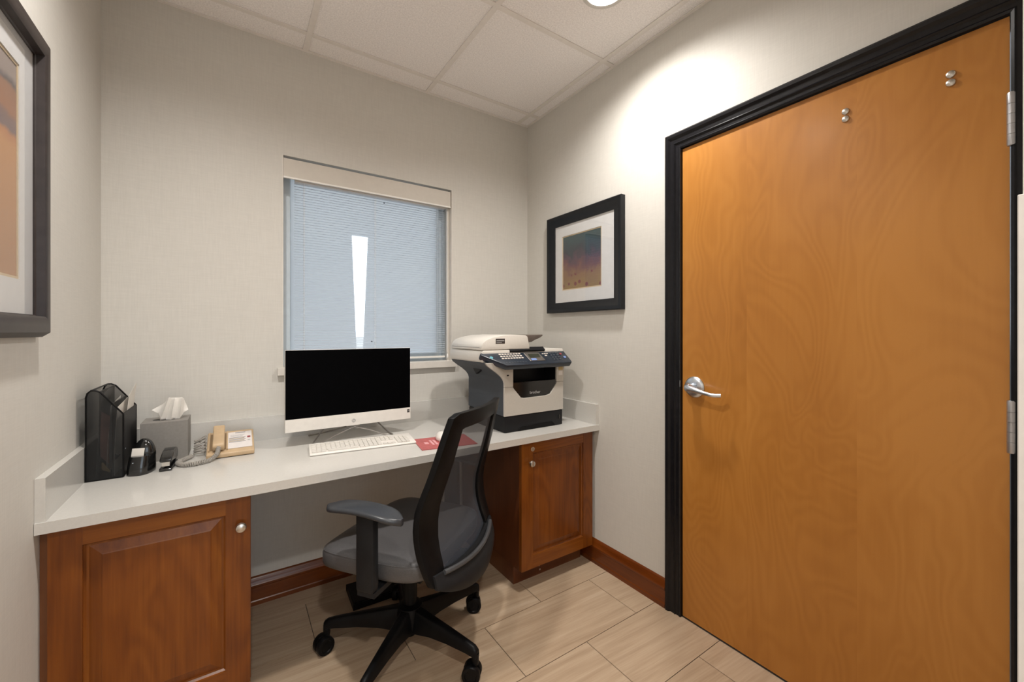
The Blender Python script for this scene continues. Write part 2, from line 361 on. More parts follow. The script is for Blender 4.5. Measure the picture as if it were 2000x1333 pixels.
def inst(o, name, parent, loc=(0, 0, 0), scale=None, rotz=0):
    c = o.copy(); c.name = name; C.objects.link(c); c.parent = parent; c.location = loc; c.rotation_euler = (0, 0, rotz)
    if scale: c.scale = scale
    WLOC[c] = WLOC.get(parent, Vector()); return c
def tag(o, label, cat, group=None):
    o['label'] = label; o['category'] = cat
    if group: o['group'] = group
    return o
def thing(name, label, cat, loc, rotz=0, group=None):
    o = bpy.data.objects.new(name, None); C.objects.link(o); o.location = loc; o.rotation_euler = (0, 0, rotz)
    o.empty_display_size = .05; WLOC[o] = Vector(loc); return tag(o, label, cat, group)
def struct(name, bm, mat, label=None, smooth=True):
    o = obj(name, bm, mat, smooth=smooth); o['kind'] = 'structure'
    if label: o['label'] = label
    return o
def text(s, size, extr=.0004):
    cu = bpy.data.curves.new('lettering', 'FONT'); cu.body = s; cu.size = size; cu.extrude = extr; cu.align_x = 'CENTER'; cu.align_y = 'CENTER'; cu.resolution_u = 3
    o = bpy.data.objects.new('lettering', cu); C.objects.link(o)
    me = bpy.data.meshes.new_from_object(o.evaluated_get(bpy.context.evaluated_depsgraph_get()))
    bm = bmesh.new(); bm.from_mesh(me); bpy.data.objects.remove(o); bpy.data.curves.remove(cu); bpy.data.meshes.remove(me); return bm
def place(bm, mtx): bmesh.ops.transform(bm, matrix=mtx, verts=bm.verts); return bm
T = Matrix.Translation
def RX(a): return Matrix.Rotation(a, 4, 'X')
def RY(a): return Matrix.Rotation(a, 4, 'Y')
def RZ(a): return Matrix.Rotation(a, 4, 'Z')
def spline(pts, n=8):
    """Catmull-Rom through pts"""
    P = [Vector(p) for p in pts]; P = [2 * P[0] - P[1]] + P + [2 * P[-1] - P[-2]]; out = []
    for i in range(1, len(P) - 2):
        a, b, c, d = P[i - 1:i + 3]
        for k in range(n):
            t = k / n; out.append(.5 * ((2 * b) + (c - a) * t + (2 * a - 5 * b + 4 * c - d) * t * t + (3 * b - a - 3 * c + d) * t ** 3))
    out.append(P[-2]); return out
def interp(x, tab):
    if x <= tab[0][0]: return tab[0][1]
    for (a, b), (c, d) in zip(tab, tab[1:]):
        if x <= c: return b + (d - b) * (x - a) / (c - a)
    return tab[-1][1]

# ================================================================== THE SETTING
# ---- floor with porcelain planks
fl = struct('floor', B(L - .1, R + .15, REAR - .1, D + .15, -.12, -.0025), 'grout', 'floor of beige wood-look porcelain planks')
TW, TLn, G = .293, .598, .003
tmesh = None
j = -14
while True:
    y0 = 1.49 + TW * j
    if y0 >= D: break
    x0 = .867 - .3 * ((j + 1) % 2) - 3 * TLn
    ya, yb = max(y0 + G / 2, REAR), min(y0 + TW - G / 2, D - .001)
    if yb > REAR + .02:
        while x0 < R:
            xa, xb = max(x0 + G / 2, L + .001), min(x0 + TLn - G / 2, R - .001)
            if xb - xa > .02:
                full = abs(xb - xa - (TLn - G)) < 1e-4 and abs(yb - ya - (TW - G)) < 1e-4
                cx, cy = (xa + xb) / 2, (ya + yb) / 2
                if full and tmesh: o = inst(tmesh, 'floor_tile', fl, (cx, cy, 0))
                else:
                    o = obj('floor_tile', B(xa - cx, xb - cx, ya - cy, yb - cy, -.012, 0, .0012, 1), 'tile', fl, local=True); o.location = (cx, cy, 0)
                    if full: tmesh = o
            x0 += TLn
    j += 1

# ---- ceiling: plenum, lay-in tiles, grid
ce = struct('ceiling', B(L - .1, R + .15, REAR - .1, D + .15, CEIL + .06, CEIL + .16), 'ceil', 'suspended ceiling of white lay-in tiles')
GX = [-.337, .285, .904, 1.530]; GY = [2.070 - .615 * k for k in range(8)]
xs = [L] + GX + [R]; ys = [D] + GY + [REAR]
LIGHT_CELLS = []
ctm = {}
for i in range(len(xs) - 1):
    for k in range(len(ys) - 1):
        x0, x1, y1, y0 = xs[i], xs[i + 1], ys[k], ys[k + 1]
        cx, cy = (x0 + x1) / 2, (y0 + y1) / 2
        lit = (i in (1, 3)) and k in (2, 5)
        z0 = CEIL + .004
        if lit:
            # a tile with a round hole for the can light
            LIGHT_CELLS.append((cx, cy, k)); bm = bmesh.new(); n = 32; hw, hh = (x1 - x0) / 2 - .004, (y1 - y0) / 2 - .004
            def sq(a):
                c_, s_ = math.cos(a), math.sin(a); f = min(hw / abs(c_) if abs(c_) > 1e-6 else 9, hh / abs(s_) if abs(s_) > 1e-6 else 9); return c_ * f, s_ * f
            angs = sorted([2 * PI * q / n for q in range(n)] + [math.atan2(sy * hh, sx * hw) % (2 * PI) for sx in (-1, 1) for sy in (-1, 1)])
            outer = [(*sq(a), 0) for a in angs]; inner = [(.082 * math.cos(a), .082 * math.sin(a), 0) for a in angs]
            o = obj('ceiling_tile', ring_plate(outer, inner, (0, 0, .018)), 'ceil', ce, local=True, smooth=False)
        else:
            key = (round(x1 - x0, 3), round(y1 - y0, 3))
            if key in ctm: o = inst(ctm[key], 'ceiling_tile', ce)
            else:
                hw, hh = (x1 - x0) / 2 - .004, (y1 - y0) / 2 - .004
                o = obj('ceiling_tile', B(-hw, hw, -hh, hh, 0, .018, .002, 1), 'ceil', ce, local=True); ctm[key] = o
        o.location = (cx, cy, z0)
TBW = .012
for gx in GX: obj('grid_bar', B(gx - TBW, gx + TBW, REAR, D - .0165, CEIL - .001, CEIL + .003, .0008, 1), 'grid', ce)
for gy in GY:
    for i in range(len(xs) - 1):
        xa = xs[i] + (TBW if i else 0); xb = xs[i + 1] - (TBW if i < len(xs) - 2 else 0)
        obj('grid_bar', B(xa, xb, gy - TBW, gy + TBW, CEIL - .0005, CEIL + .003, .0006, 1), 'grid', ce)
for a in ((L, R, D - .016, D, CEIL - .001, CEIL + .003), (L, L + .016, REAR, D - .016, CEIL - .001, CEIL + .003), (R - .016, R, REAR, D - .016, CEIL - .001, CEIL + .003)):
    obj('wall_angle', B(*a), 'grid', ce)

# ---- walls
WX0, WX1, WZ0, WZ1 = .188, 1.064, 1.067, 2.069       # window opening
bm = bmesh.new()
for a in ((L - .1, WX0, 0, CEIL + .06), (WX1, R + .15, 0, CEIL + .06), (WX0, WX1, 0, WZ0), (WX0, WX1, WZ1, CEIL + .06)):
    box(bm, a[0], a[1], D, D + .17, a[2], a[3])
struct('wall_back', bm, 'wall', 'pale linen-papered wall with the window', False)
struct('wall_left', B(L - .1, L, REAR, D, 0, CEIL + .06), 'wall', 'pale linen-papered wall with the large desert print', False)
DY0, DY1, DZ = .157, 1.072, 2.031
bm = bmesh.new()
for a in ((REAR, DY0 - .02, 0, CEIL + .06), (DY1 + .02, D, 0, CEIL + .06), (DY0 - .02, DY1 + .02, DZ + .02, CEIL + .06)):
    box(bm, R, R + .14, a[0], a[1], a[2], a[3])
struct('wall_right', bm, 'wall', 'pale linen-papered wall with the door', False)
wf = struct('wall_front', B(.603, R, -.10, .052, 0, CEIL + .06), 'wall', 'short papered wall return beside the door', False)
obj('corner_guard', PR([(.6, 0), (.6, .055), (.66, .055), (.66, .052), (.603, .052), (.603, 0)], 'z', .13, 1.362, .0008, 1), 'guard', wf)
bm = bmesh.new()
for a in ((L - .1, L + .10, 0, CEIL + .06), (R - .10, R + .15, 0, CEIL + .06), (L + .10, R - .10, 2.30, CEIL + .06), (L + .10, R - .10, 0, .9)): box(bm, a[0], a[1], REAR - .1, REAR, a[2], a[3])
struct('wall_rear', bm, 'wall', 'papered wall around the added fill window', False)
w2 = struct('fill_window', frame_sweep(lambda c, o, d: (c[0] + (o if c[0] < .6 else -o), REAR - .05 + d, c[1] + (o if c[1] < 1.5 else -o)),
    [(0, -.03), (0, .03), (.05, .03), (.05, -.03)], [(L + .10, .9), (R - .10, .9), (R - .10, 2.30), (L + .10, 2.30)], True), 'nickel', 'added unseen fill-light window behind the desk alcove')  # window added out of view to let in fill light
obj('pane', B(L + .15, .568, REAR - .053, REAR - .047, .95, 2.25), 'pane', w2, smooth=False); obj('pane', B(.618, R - .15, REAR - .053, REAR - .047, .95, 2.25), 'pane', w2, smooth=False)
obj('mullion', B(.568, .618, REAR - .08, REAR - .02, .95, 2.25), 'nickel', w2)

# ---- door, jamb and black casing
tr = struct('trim_1', frame_sweep(lambda c, o, d: (R - d, c[0] + (o if c[0] > .5 else -o), (c[1] + o) if c[1] > 1 else 0.0),
    [(0, -.045), (0, .010), (.006, .013), (.010, .010), (.022, .010), (.027, .016), (.032, .012), (.048, .013), (.056, .021), (.066, .023), (.072, .019), (.074, .010), (.074, -.001), (.02, -.001), (.02, -.045)],
    [(DY1, 0.), (DY1, DZ), (DY0, DZ), (DY0, 0.)], False), 'casing', 'glossy black moulded door casing')
dr = struct('door_1', B(R + .001, R + .044, DY0 + .003, DY1 - .003, .006, DZ - .003, .001, 1), 'door', 'honey birch veneer door with steel lever handle')
def hinge(z0, z1):
    n = 5; h = (z1 - z0) / n
    hg = obj('hinge', LT([(.0075, -.003), (.0085, 0), (.0085, h - .0008), (.0075, h - .0004)], (R - .007, DY0 - .001, z0), 'z', 14), 'hinge', dr)
    hg['label'] = 'brushed steel butt hinge'
    for k in range(1, n): obj('knuckle', LT([(.0075, -.0004), (.0085, 0), (.0085, h - .0008), (.0075, h - (.0004 if k < n - 1 else -.003))], (R - .007, DY0 - .001, z0 + h * k), 'z', 14), 'hinge', hg)
    obj('leaf', B(R - .003, R + .001, DY0 - .001, DY0 + .006, z0, z1), 'hinge', hg)
for z0, z1 in ((1.703, 1.829), (.936, 1.061), (.17, .295)): hinge(z0, z1)
HY_, HZ = 1.012, 1.003
ro = obj('door_handle', LT([(.044, .001), (.044, -.004), (.041, -.008), (.034, -.012), (.019, -.014), (.016, -.030), (.016, -.034)], (R, HY_, HZ), 'x', 36), 'steel', dr)
ro['label'] = 'satin steel rose with lever'
lev = spline([(R - .036, HY_ + .006, HZ), (R - .050, HY_ - .002, HZ - .001), (R - .056, HY_ - .03, HZ - .004), (R - .057, HY_ - .075, HZ - .012), (R - .055, HY_ - .11, HZ - .017), (R - .042, HY_ - .136, HZ - .016)], 6)
bm = bmesh.new(); tube(bm, lev, [.0185 - .0105 * min(1, i / 18) for i in range(len(lev))], 12); bmesh.ops.recalc_face_normals(bm, faces=bm.faces)
obj('lever', bm, 'steel', ro)
obj('hub', LT([(.0165, 0), (.0165, -.022), (.014, -.027), (.006, -.027)], (R - .030, HY_, HZ), 'x', 24), 'steel', ro)
obj('keyhole', LT([(.0055, 0), (.0055, -.0015)], (R - .057, HY_, HZ), 'x', 14), 'dgrey', ro)
obj('thumb_turn', B(R - .022, R - .012, HY_ - .020, HY_ - .008, HZ + .010, HZ + .024, .003), 'steel', ro)
obj('strike_plate', B(R - .0115, R - .008, DY1 + .001, DY1 + .005, HZ - .005, HZ + .023, .001, 1), 'steel', tr)
for by, bz in ((.494, 1.936), (.494, 1.912), (.262, 1.934), (.262, 1.911)):
    obj('through_bolt', LT([(.0105, .001), (.0105, -.001), (.009, -.004), (.005, -.0062), (.001, -.0068)], (R, by, bz), 'x', 18), 'nickel', dr)['label'] = 'domed bolt head on the door'

# ---- baseboards
BP = [(0, 0), (.019, 0), (.019, .018), (.016, .022), (.016, .078), (.019, .082), (.019, .090), (.014, .096), (.012, .108), (.007, .120), (0, .125)]
struct('baseboard_right', PR([(R - o, z) for o, z in BP], 'y', DY1 + .074, D - .004), 'baseR', 'cherry moulded baseboard under the small print')
struct('baseboard_back', PR([(D - o, z) for o, z in BP], 'x', .046, 1.12), 'baseB', 'cherry moulded baseboard in the kneehole under the worktop')
struct('baseboard_left', PR([(L + o, z) for o, z in BP], 'y', REAR, 1.58), 'baseR', 'cherry moulded baseboard along the side wall')

# ---- window: frame, pane, frosted film in three pieces with a wedge left clear, sill
FY = 2.315
wn = struct('window_1', frame_sweep(lambda c, o, d: (c[0] + (o if c[0] < .6 else -o), FY + d, c[1] + (o if c[1] < 1.5 else -o)),
    [(0, .05), (0, -.02), (.022, -.02), (.022, -.008), (.042, -.008), (.046, 0), (.046, .05)], [(WX0, WZ0), (WX1, WZ0), (WX1, WZ1), (WX0, WZ1)], True), 'vframe', 'window with frosted film behind a mini blind')
obj('pane', B(WX0 + .04, WX1 - .04, FY + .016, FY + .020, WZ0 + .04, WZ1 - .04), 'pane', wn, smooth=False)
fy0, fy1 = FY + .0145, FY + .0155; fx0, fx1, fz0, fz1 = WX0 + .044, WX1 - .044, WZ0 + .044, WZ1 - .044
ks = (FY + .015) / D
def fq(x, z): return (x * ks, 1.235 + (z - 1.235) * ks)
wtl, wtr, wbl, wbr = fq(.500, 1.731), fq(.580, 1.731), fq(.5245, 1.08), fq(.5545, 1.08)
for pts in ([(fx0, fz0), (wbl[0], fz0), wtl, (fx0, wtl[1])], [(wbr[0], fz0), (fx1, fz0), (fx1, wtl[1]), wtr], [(fx0, wtl[1]), (fx1, wtl[1]), (fx1, fz1), (fx0, fz1)]):
    bm = bmesh.new(); bm.faces.new([bm.verts.new((x, fy0, z)) for x, z in pts]); obj('frosted_film', bm, 'film', wn, smooth=False)   # film stuck on the pane
obj('window_sill', B(.168, 1.086, 2.187, D + .001, 1.033, WZ0, .004), 'jamb', wn)
obj('sill_board', B(WX0 + .001, WX1 - .001, D - .003, FY - .02, WZ0 - .02, WZ0 + .0005), 'jamb', wn)
for s_, a in ((0, (WX0, WX0 + .004)), (1, (WX1 - .004, WX1))):
    obj('jamb_liner', B(a[0], a[1], D - .001, FY - .02, WZ0, WZ1), 'jamb', wn)
obj('jamb_stop', B(WX1 - .016, WX1 - .004, D + .03, D + .045, WZ0, WZ1 - .1, .002), 'jamb', wn)
for px, pz in ((.665, 1.925), (.600, 1.185)):
    q = fq(px, pz); obj('film_dot', LT([(.004, 0), (.004, -.002), (.002, -.003)], (q[0], fy0, q[1]), 'y', 10), 'dot', wn)
struct('outdoor_ground', B(-90, 90, -90, 120, -.5, -.13), 'asphalt', 'ground outside the window', False)

# ================================================================== CEILING LIGHTS
def can_light(cx, cy, lobby, label):
    t = thing('ceiling_light', label, 'light', (cx, cy, CEIL), 0, 'recessed can lights in the ceiling tiles')
    bm = bmesh.new(); n = 40; prof = [(.093, .002), (.092, -.004), (.083, -.006), (.074, -.004), (.066, .030), (.066, .034), (.080, .034), (.082, .002)]
    rings = [[bm.verts.new((r * math.cos(2 * PI * k / n), r * math.sin(2 * PI * k / n), h)) for k in range(n)] for r, h in prof]
    for i in range(len(rings)):
        a, b_ = rings[i], rings[(i + 1) % len(rings)]
        for k in range(n): bm.faces.new((a[k], a[(k + 1) % n], b_[(k + 1) % n], b_[k]))
    bmesh.ops.recalc_face_normals(bm, faces=bm.faces)
    obj('trim_ring', bm, 'trimring', t, local=True)
    obj('lens', LT([(.064, .031), (.064, .033)], (0, 0, 0), 'z', 40), 'lens', t, local=True)['label'] = 'glowing lens'
    ld = bpy.data.lights.new('can_lamp', 'AREA'); ld.shape = 'DISK'; ld.size = .10; ld.energy = CAN_FILL if lobby else CAN; ld.color = CAN_COL[:3]; ld.spread = math.radians(152)
    lo = bpy.data.objects.new('can_lamp', ld); C.objects.link(lo); lo.parent = t; lo.location = (0, 0, .029)
for cx, cy, k in LIGHT_CELLS:
    lob = k == 5  # lobby cans are added behind the camera as fill
    can_light(cx, cy, lob, (('added unseen fill light in the lobby ceiling toward the door wall' if cx > .6 else 'added unseen fill light in the lobby ceiling toward the print wall') if lob else
              ('recessed round can light glowing in the ceiling tile near the door wall' if cx > .6 else 'recessed round can light in the ceiling tile near the desert print')))

# ================================================================== WINDOW BLIND
BY = 2.252
bl = thing('window_blind', 'white mini blind with half-open slats hanging in the window', 'blind', (.63, BY, WZ1))
VX0, VX1 = .193, 1.056
va = bmesh.new(); box(va, VX0, VX1, D + .004, D + .009, 1.972, 2.058); box(va, VX0, VX0 + .005, D + .009, D + .05, 1.972, 2.058); box(va, VX1 - .005, VX1, D + .009, D + .05, 1.972, 2.058)
obj('valance', va, 'valance', bl)
obj('valance_lit_edge', B(VX0, VX1, D + .0015, D + .012, 1.9645, 1.972, .002), 'headrail', bl)  # pale strip stands in for the valance edge catching daylight
obj('headrail', B(.245, 1.036, BY - .018, BY + .016, 1.962, 1.998, .002), 'headrail', bl)
SX0, SX1 = .2435, 1.034
def slat_bm():
    rows = []
    for x in (SX0 - .63, SX1 - .63):
        rows.append([(x, -.008 + .016 * k / 4, .0012 * (1 - ((k - 2) / 2) ** 2)) for k in range(5)])
    bm = bmesh.new(); a, b_ = [[bm.verts.new(p) for p in r] for r in rows]
    for k in range(4): bm.faces.new((a[k], b_[k], b_[k + 1], a[k + 1]))
    return place(bm, RX(math.radians(7)))
P0 = .0127; nsl = int((1.955 - 1.098) / P0)
s0 = None
for k in range(nsl):
    z = 1.955 - P0 * k - WZ1
    if s0 is None: s0 = obj('slat', slat_bm(), 'slat', bl, local=True); s0.location = (0, 0, z)
    else: inst(s0, 'slat', bl, (0, 0, z))
obj('bottom_rail', B(SX0, SX1, BY - .009, BY + .009, 1.086, 1.096, .003), 'headrail', bl)
for x in (.285, .63, .985):
    for dy in (-.0095, .0095): obj('ladder_cord', TB([(x, BY + dy, 1.09), (x, BY + dy, 1.965)], .0007, 6), 'headrail', bl)
obj('lift_cord', TB([(1.0475, BY - .014, 1.97), (1.0475, BY - .015, 1.5), (1.047, BY - .016, 1.105)], .0013, 6), 'headrail', bl)
obj('lift_cord', TB([(1.0425, BY - .018, 1.97), (1.042, BY - .018, 1.5), (1.0425, BY - .018, 1.12)], .0011, 6), 'headrail', bl)
obj('tassel', LT([(.0018, 0), (.0045, -.004), (.006, -.022), (.003, -.027)], (1.047, BY - .016, 1.107), 'z', 10), 'headrail', bl)

# ================================================================== WORKTOP AND CABINETS
wt = thing('worktop', 'white quartz worktop with low splashbacks across the alcove', 'worktop', (.593, 1.88, ZD - .03))
obj('slab', B(L + .001, R - .001, YF, D - .001, ZD - .03, ZD, .0018, 2), 'quartz', wt)
SH = .85
obj('splashback', B(L + .021, R - .021, D - .0205, D - .0005, ZD, SH, .0012, 1), 'quartz', wt)
obj('splashback', B(L + .0005, L + .0205, YF + .004, D - .0005, ZD, SH + .006, .0012, 1), 'quartz', wt)
obj('splashback', B(R - .0205, R - .0005, YF + .004, D - .0005, ZD, SH, .0012, 1), 'quartz', wt)

def cabinet(x0, x1, knob_x, knob_z, lock, label, toe_l):
    t = thing('base_cabinet', label, 'cabinet', ((x0 + x1) / 2, 1.9, 0))
    zt = ZD - .031; yb = D - .022
    obj('body', B(x0, x1, 1.604, yb, .10, zt, .001, 1), 'cabs', t)
    obj('toe_kick', B(x0 + .012, x1 - .012, 1.668, yb, 0, .10), 'cabs', t)
    dx0, dx1, dz0, dz1, yf = x0 + .002, x1 - .002, .10, zt - .004, 1.585
    dd = obj('door', B(dx0 + .03, dx1 - .03, 1.5965, 1.6035, dz0 + .03, dz1 - .03), 'cab', t)
    st, rl = .066, .062
    for xa, xb in ((dx0, dx0 + st), (dx1 - st, dx1)): obj('stile', B(xa, xb, yf, 1.6035, dz0, dz1, .0025, 2), 'cab', dd)
    for za, zb in ((dz0, dz0 + rl), (dz1 - rl + .01, dz1)): obj('rail', B(dx0 + st, dx1 - st, yf + .0003, 1.6035, za, zb, .0015, 2), 'cabh', dd)
    # raised panel with sloped field
    px0, px1, pz0, pz1 = dx0 + st, dx1 - st, dz0 + rl, dz1 - rl + .01
    bm = bmesh.new(); steps = [(0, 1.592), (.006, 1.597), (.009, 1.597), (.036, 1.5885), (.039, 1.587)]
    rings = [[bm.verts.new(p) for p in ((px0 + o, y, pz0 + o), (px1 - o, y, pz0 + o), (px1 - o, y, pz1 - o), (px0 + o, y, pz1 - o))] for o, y in steps]
    for a, b_ in zip(rings, rings[1:]):
        for k in range(4): bm.faces.new((a[k], a[(k + 1) % 4], b_[(k + 1) % 4], b_[k]))
    bm.faces.new(rings[-1]); bmesh.ops.recalc_face_normals(bm, faces=bm.faces)
    obj('raised_panel', bm, 'cab', dd, smooth=False)
    obj('knob', LT([(.006, .001), (.005, -.010), (.008, -.013), (.0145, -.016), (.0155, -.020), (.013, -.026), (.006, -.029), (.001, -.0295)], (knob_x, yf, knob_z), 'y', 24), 'nickel', dd)['label'] = 'satin nickel knob'
    if lock:
        lk = obj('lock', LT([(.0105, .001), (.0105, -.002), (.008, -.003), (.0075, -.0015), (.004, -.0015)], (lock[0], yf, lock[1]), 'y', 20), 'nickel', dd); lk['label'] = 'round cam lock'
        for sx, sz in ((x0 + .17, .045), (x0 + .27, .062), (x0 + .175, .022)): obj('screw', LT([(.005, .001), (.005, -.001), (.002, -.0015)], (sx, 1.668, sz), 'y', 10), 'nickel', t)
    return t
cl = cabinet(L + .016, .046, .018, .614, None, 'cherry base cabinet with raised-panel door beneath the desk organizer', .4)
obj('filler_strip', B(L + .0005, L + .0155, 1.600, 1.62, 0, ZD - .031), 'cabs', cl)
cr = cabinet(1.121, 1.588, 1.172, .610, (1.188, .673), 'cherry base cabinet with a lock above its knob beneath the printer', .4)

# ================================================================== FRAMED PRINTS
def framed(name, label, X, sgn, y0, y1, z0, z1, fw, ay0, ay1, az0, az1, fmat, art, fillet, prof):
    t = thing(name, label, 'picture', (X, (y0 + y1) / 2, z0))
    fr = obj('frame', frame_sweep(lambda c, o, d: (X - sgn * d, c[0] + (o if c[0] < (y0 + y1) / 2 else -o), c[1] + (o if c[1] < (z0 + z1) / 2 else -o)),
        prof, [(y0, z0), (y1, z0), (y1, z1), (y0, z1)], True), fmat, t)
    def slabx(d0, d1, a, b_, c, d): return B(min(X - sgn * d0, X - sgn * d1), max(X - sgn * d0, X - sgn * d1), a, b_, c, d)
    obj('backing', slabx(.001, .006, y0 + .02, y1 - .02, z0 + .02, z1 - .02), 'mat', t)
    iy0, iy1, iz0, iz1 = y0 + fw - .006, y1 - fw + .006, z0 + fw - .006, z1 - fw + .006
    def ring(a, b_, d0, th):
        o_ = [(X - sgn * d0, y, z) for y, z in ((a[0], a[2]), (a[1], a[2]), (a[1], a[3]), (a[0], a[3]))]
        i_ = [(X - sgn * d0, y, z) for y, z in ((b_[0], b_[2]), (b_[1], b_[2]), (b_[1], b_[3]), (b_[0], b_[3]))]
        return ring_plate(o_, i_, (-sgn * th, 0, 0))
    f = .006
    obj('mat_board', ring((iy0, iy1, iz0, iz1), (ay0 - f, ay1 + f, az0 - f, az1 + f), .0085, .002), 'mat', t, smooth=False)
    obj('mat_fillet', ring((ay0 - f - .004, ay1 + f + .004, az0 - f - .004, az1 + f + .004), (ay0, ay1, az0, az1), .0070, .0014), fillet, t, smooth=False)
    obj('print', slabx(.0061, .0068, ay0 - .004, ay1 + .004, az0 - .004, az1 + .004), art, t, smooth=False)
    obj('glazing', slabx(.0125, .0140, iy0, iy1, iz0, iz1), 'pglass', t, smooth=False)
framed('framed_print', 'small black-framed abstract print with white mat beside the door', R, 1, 1.385, 1.967, 1.348, 1.918, .060, 1.541, 1.842, 1.484, 1.788, 'frameR', 'artR', 'fillet',
       [(0, 0), (0, .030), (.004, .033), (.018, .032), (.024, .028), (.050, .020), (.058, .017), (.060, .014), (.060, .003), (.02, 0)])
framed('framed_print', 'large espresso-framed orange desert print on the wall above the organizer', L, -1, .807, 1.574, 1.222, 1.984, .056, .95, 1.436, 1.364, 1.853, 'frameL', 'artL', 'fillet',
       [(0, 0), (0, .012), (.012, .030), (.030, .034), (.046, .034), (.052, .031), (.054, .016), (.056, .014), (.056, .003), (.02, 0)])

# ================================================================== ALL-IN-ONE COMPUTER
MY = 1.975
MX0, MX1, MZ0, MZ1 = .1785, .7245, .808, 1.158
mo = thing('desktop_computer', 'white all-in-one computer with dark screen on wire stand', 'computer', (.45, 2.03, ZD))
obj('housing', PR([(MY + .002, MZ0), (MY + .018, MZ0 - .001), (MY + .042, MZ0 + .06), (MY + .042, MZ1 - .10), (MY + .012, MZ1), (MY + .002, MZ1)], 'x', MX0, MX1, .002), 'silver', mo)
obj('screen', B(MX0 + .001, MX1 - .0015, MY, MY + .0025, .8625, MZ1 - .0015, .0006, 1), 'screen', mo)['label'] = 'black switched-off screen'
ch_ = obj('chin', B(MX0, MX1, MY - .0005, MY + .0025, MZ0, .8625, .0008, 1), 'white', mo)
lg = bmesh.new(); lathe(lg, [(.0085, 0), (.0085, -.0004)], (.4555, MY - .0005, .829), 'y', 28)
obj('emblem', lg, 'mark', ch_)
obj('emblem_letters', place(text('hp', .0125), T((.4555, MY - .0013, .8295)) @ RX(PI / 2)), 'white', ch_)
obj('energy_sticker', B(.7075, .7195, MY - .0009, MY - .0004, .8385, .8535), 'sticker', ch_)
obj('sticker_print', B(.7095, .7175, MY - .0012, MY - .0009, .8455, .8475), 'mark', ch_)
st_ = obj('stand_block', PR([(.43, .798), (.445, .84), (.475, .84), (.49, .798)], 'y', 2.005, 2.045, .003), 'silver', mo)
zb = ZD + .0035
obj('stand_leg', TB(spline([(.462, 1.992, .797), (.40, 1.99, .776), (.315, 1.972, zb + .001), (.292, 1.962, zb), (.282, 1.975, zb), (.30, 2.02, zb + .006), (.35, 2.10, .782), (.372, 2.12, .789), (.42, 2.07, .797), (.455, 2.02, .800)], 5), .0034, 8), 'wire', mo)
obj('stand_leg', TB(spline([(.462, 1.992, .797), (.53, 1.975, .776), (.60, 1.951, zb + .001), (.620, 1.944, zb), (.629, 1.955, zb), (.622, 2.0, zb + .004), (.60, 2.10, .782), (.585, 2.12, .789), (.52, 2.07, .797), (.46, 2.02, .800)], 5), .0034, 8), 'wire', mo)
obj('rear_foot', TB(spline([(.292, 2.150, zb + .001), (.34, 2.12, .757), (.40, 2.07, .778), (.458, 2.02, .798)], 5), .0036, 8), 'wire', mo)

# ---- keyboard
kx, ky, ka = .4665, 1.845, math.radians(-6.3)
kb = thing('keyboard', 'white keyboard lying in front of the computer', 'keyboard', (kx, ky, ZD), ka)
KW, KD = .424, .145
obj('base', PR([(-KD / 2, .001), (KD / 2, .001), (KD / 2, .016), (-KD / 2 + .006, .009), (-KD / 2, .006)], 'x', -KW / 2, KW / 2, .0025), 'white', kb, local=True)
k0 = None; pitch = .0184
def key(cx, cy, wk=1.0, dk=1.0):
    global k0
    z = .0095 + (cy + KD / 2) / KD * .0068
    if k0 is None:
        bm = B(-.0078, .0078, -.0078, .0078, 0, .0042, .0012, 1); k0 = obj('key', bm, 'key', kb, local=True); k0.location = (cx, cy, z); o = k0
        o.scale = (wk, dk, 1)
    else: o = inst(k0, 'key', kb, (cx, cy, z), (wk, dk, 1))
    o.rotation_euler = (math.atan2(.0068, KD), 0, 0)
x_0, y_0 = -KW / 2 + .0165, -KD / 2 + .0195
for r in range(1, 6):
    for c_ in range(15):
        cx = x_0 + pitch * c_ * .992
        if r == 5: key(cx, y_0 + pitch * r + .004, 1, .8)
        else: key(cx, y_0 + pitch * r)
for c_ in (0, 1, 2, 10, 11, 12, 13, 14): key(x_0 + pitch * c_ * .992, y_0)
key(x_0 + pitch * 6 * .992, y_0, 7.4)
for c_ in range(3):
    for r in (0, 3, 4, 5): key(x_0 + .2775 + pitch * c_ * .95, y_0 + pitch * r + (.004 if r == 5 else 0), .92, .8 if r == 5 else 1)
for c_ in range(3):
    for r in range(5): key(x_0 + .3385 + pitch * c_ * .98, y_0 + pitch * r, .95)

# ---- mouse pad and mouse
mp = thing('mouse_pad', 'red mouse pad with pale printed emblem on the worktop', 'mouse pad', (.782, 1.700, ZD + .0004), math.radians(-9))
obj('pad', B(-.122, .122, -.093, .093, 0, .003, .001, 1), 'redpad', mp, local=True)
for pr_ in ((-.062, -.052, -.035, .045), (-.046, -.036, -.035, .045), (-.024, -.004, -.03, .04), (.006, .014, -.038, .048), (.020, .028, -.038, .048), (-.09, -.072, -.012, .02)):
    obj('print_mark', B(pr_[0], pr_[1], pr_[2], pr_[3], .003, .0033), 'pink', mp, local=True)
ms = thing('computer_mouse', 'white computer mouse on the red mouse pad', 'mouse', (.788, 1.738, ZD + .0036), math.radians(-12))
bm = bmesh.new(); bmesh.ops.create_uvsphere(bm, u_segments=24, v_segments=14, radius=1)
for v in bm.verts:
    v.co.z = max(v.co.z, -.35); v.co = Vector((v.co.x * .030 * (1 - .12 * v.co.y), v.co.y * .052, (v.co.z + .35) * .026))
obj('shell', bm, 'white', ms, local=True)
obj('scroll_wheel', LT([(.0075, -.003), (.009, -.002), (.009, .002), (.0075, .003)], (0, .030, .0245), 'x', 16), 'wire', ms, local=True)

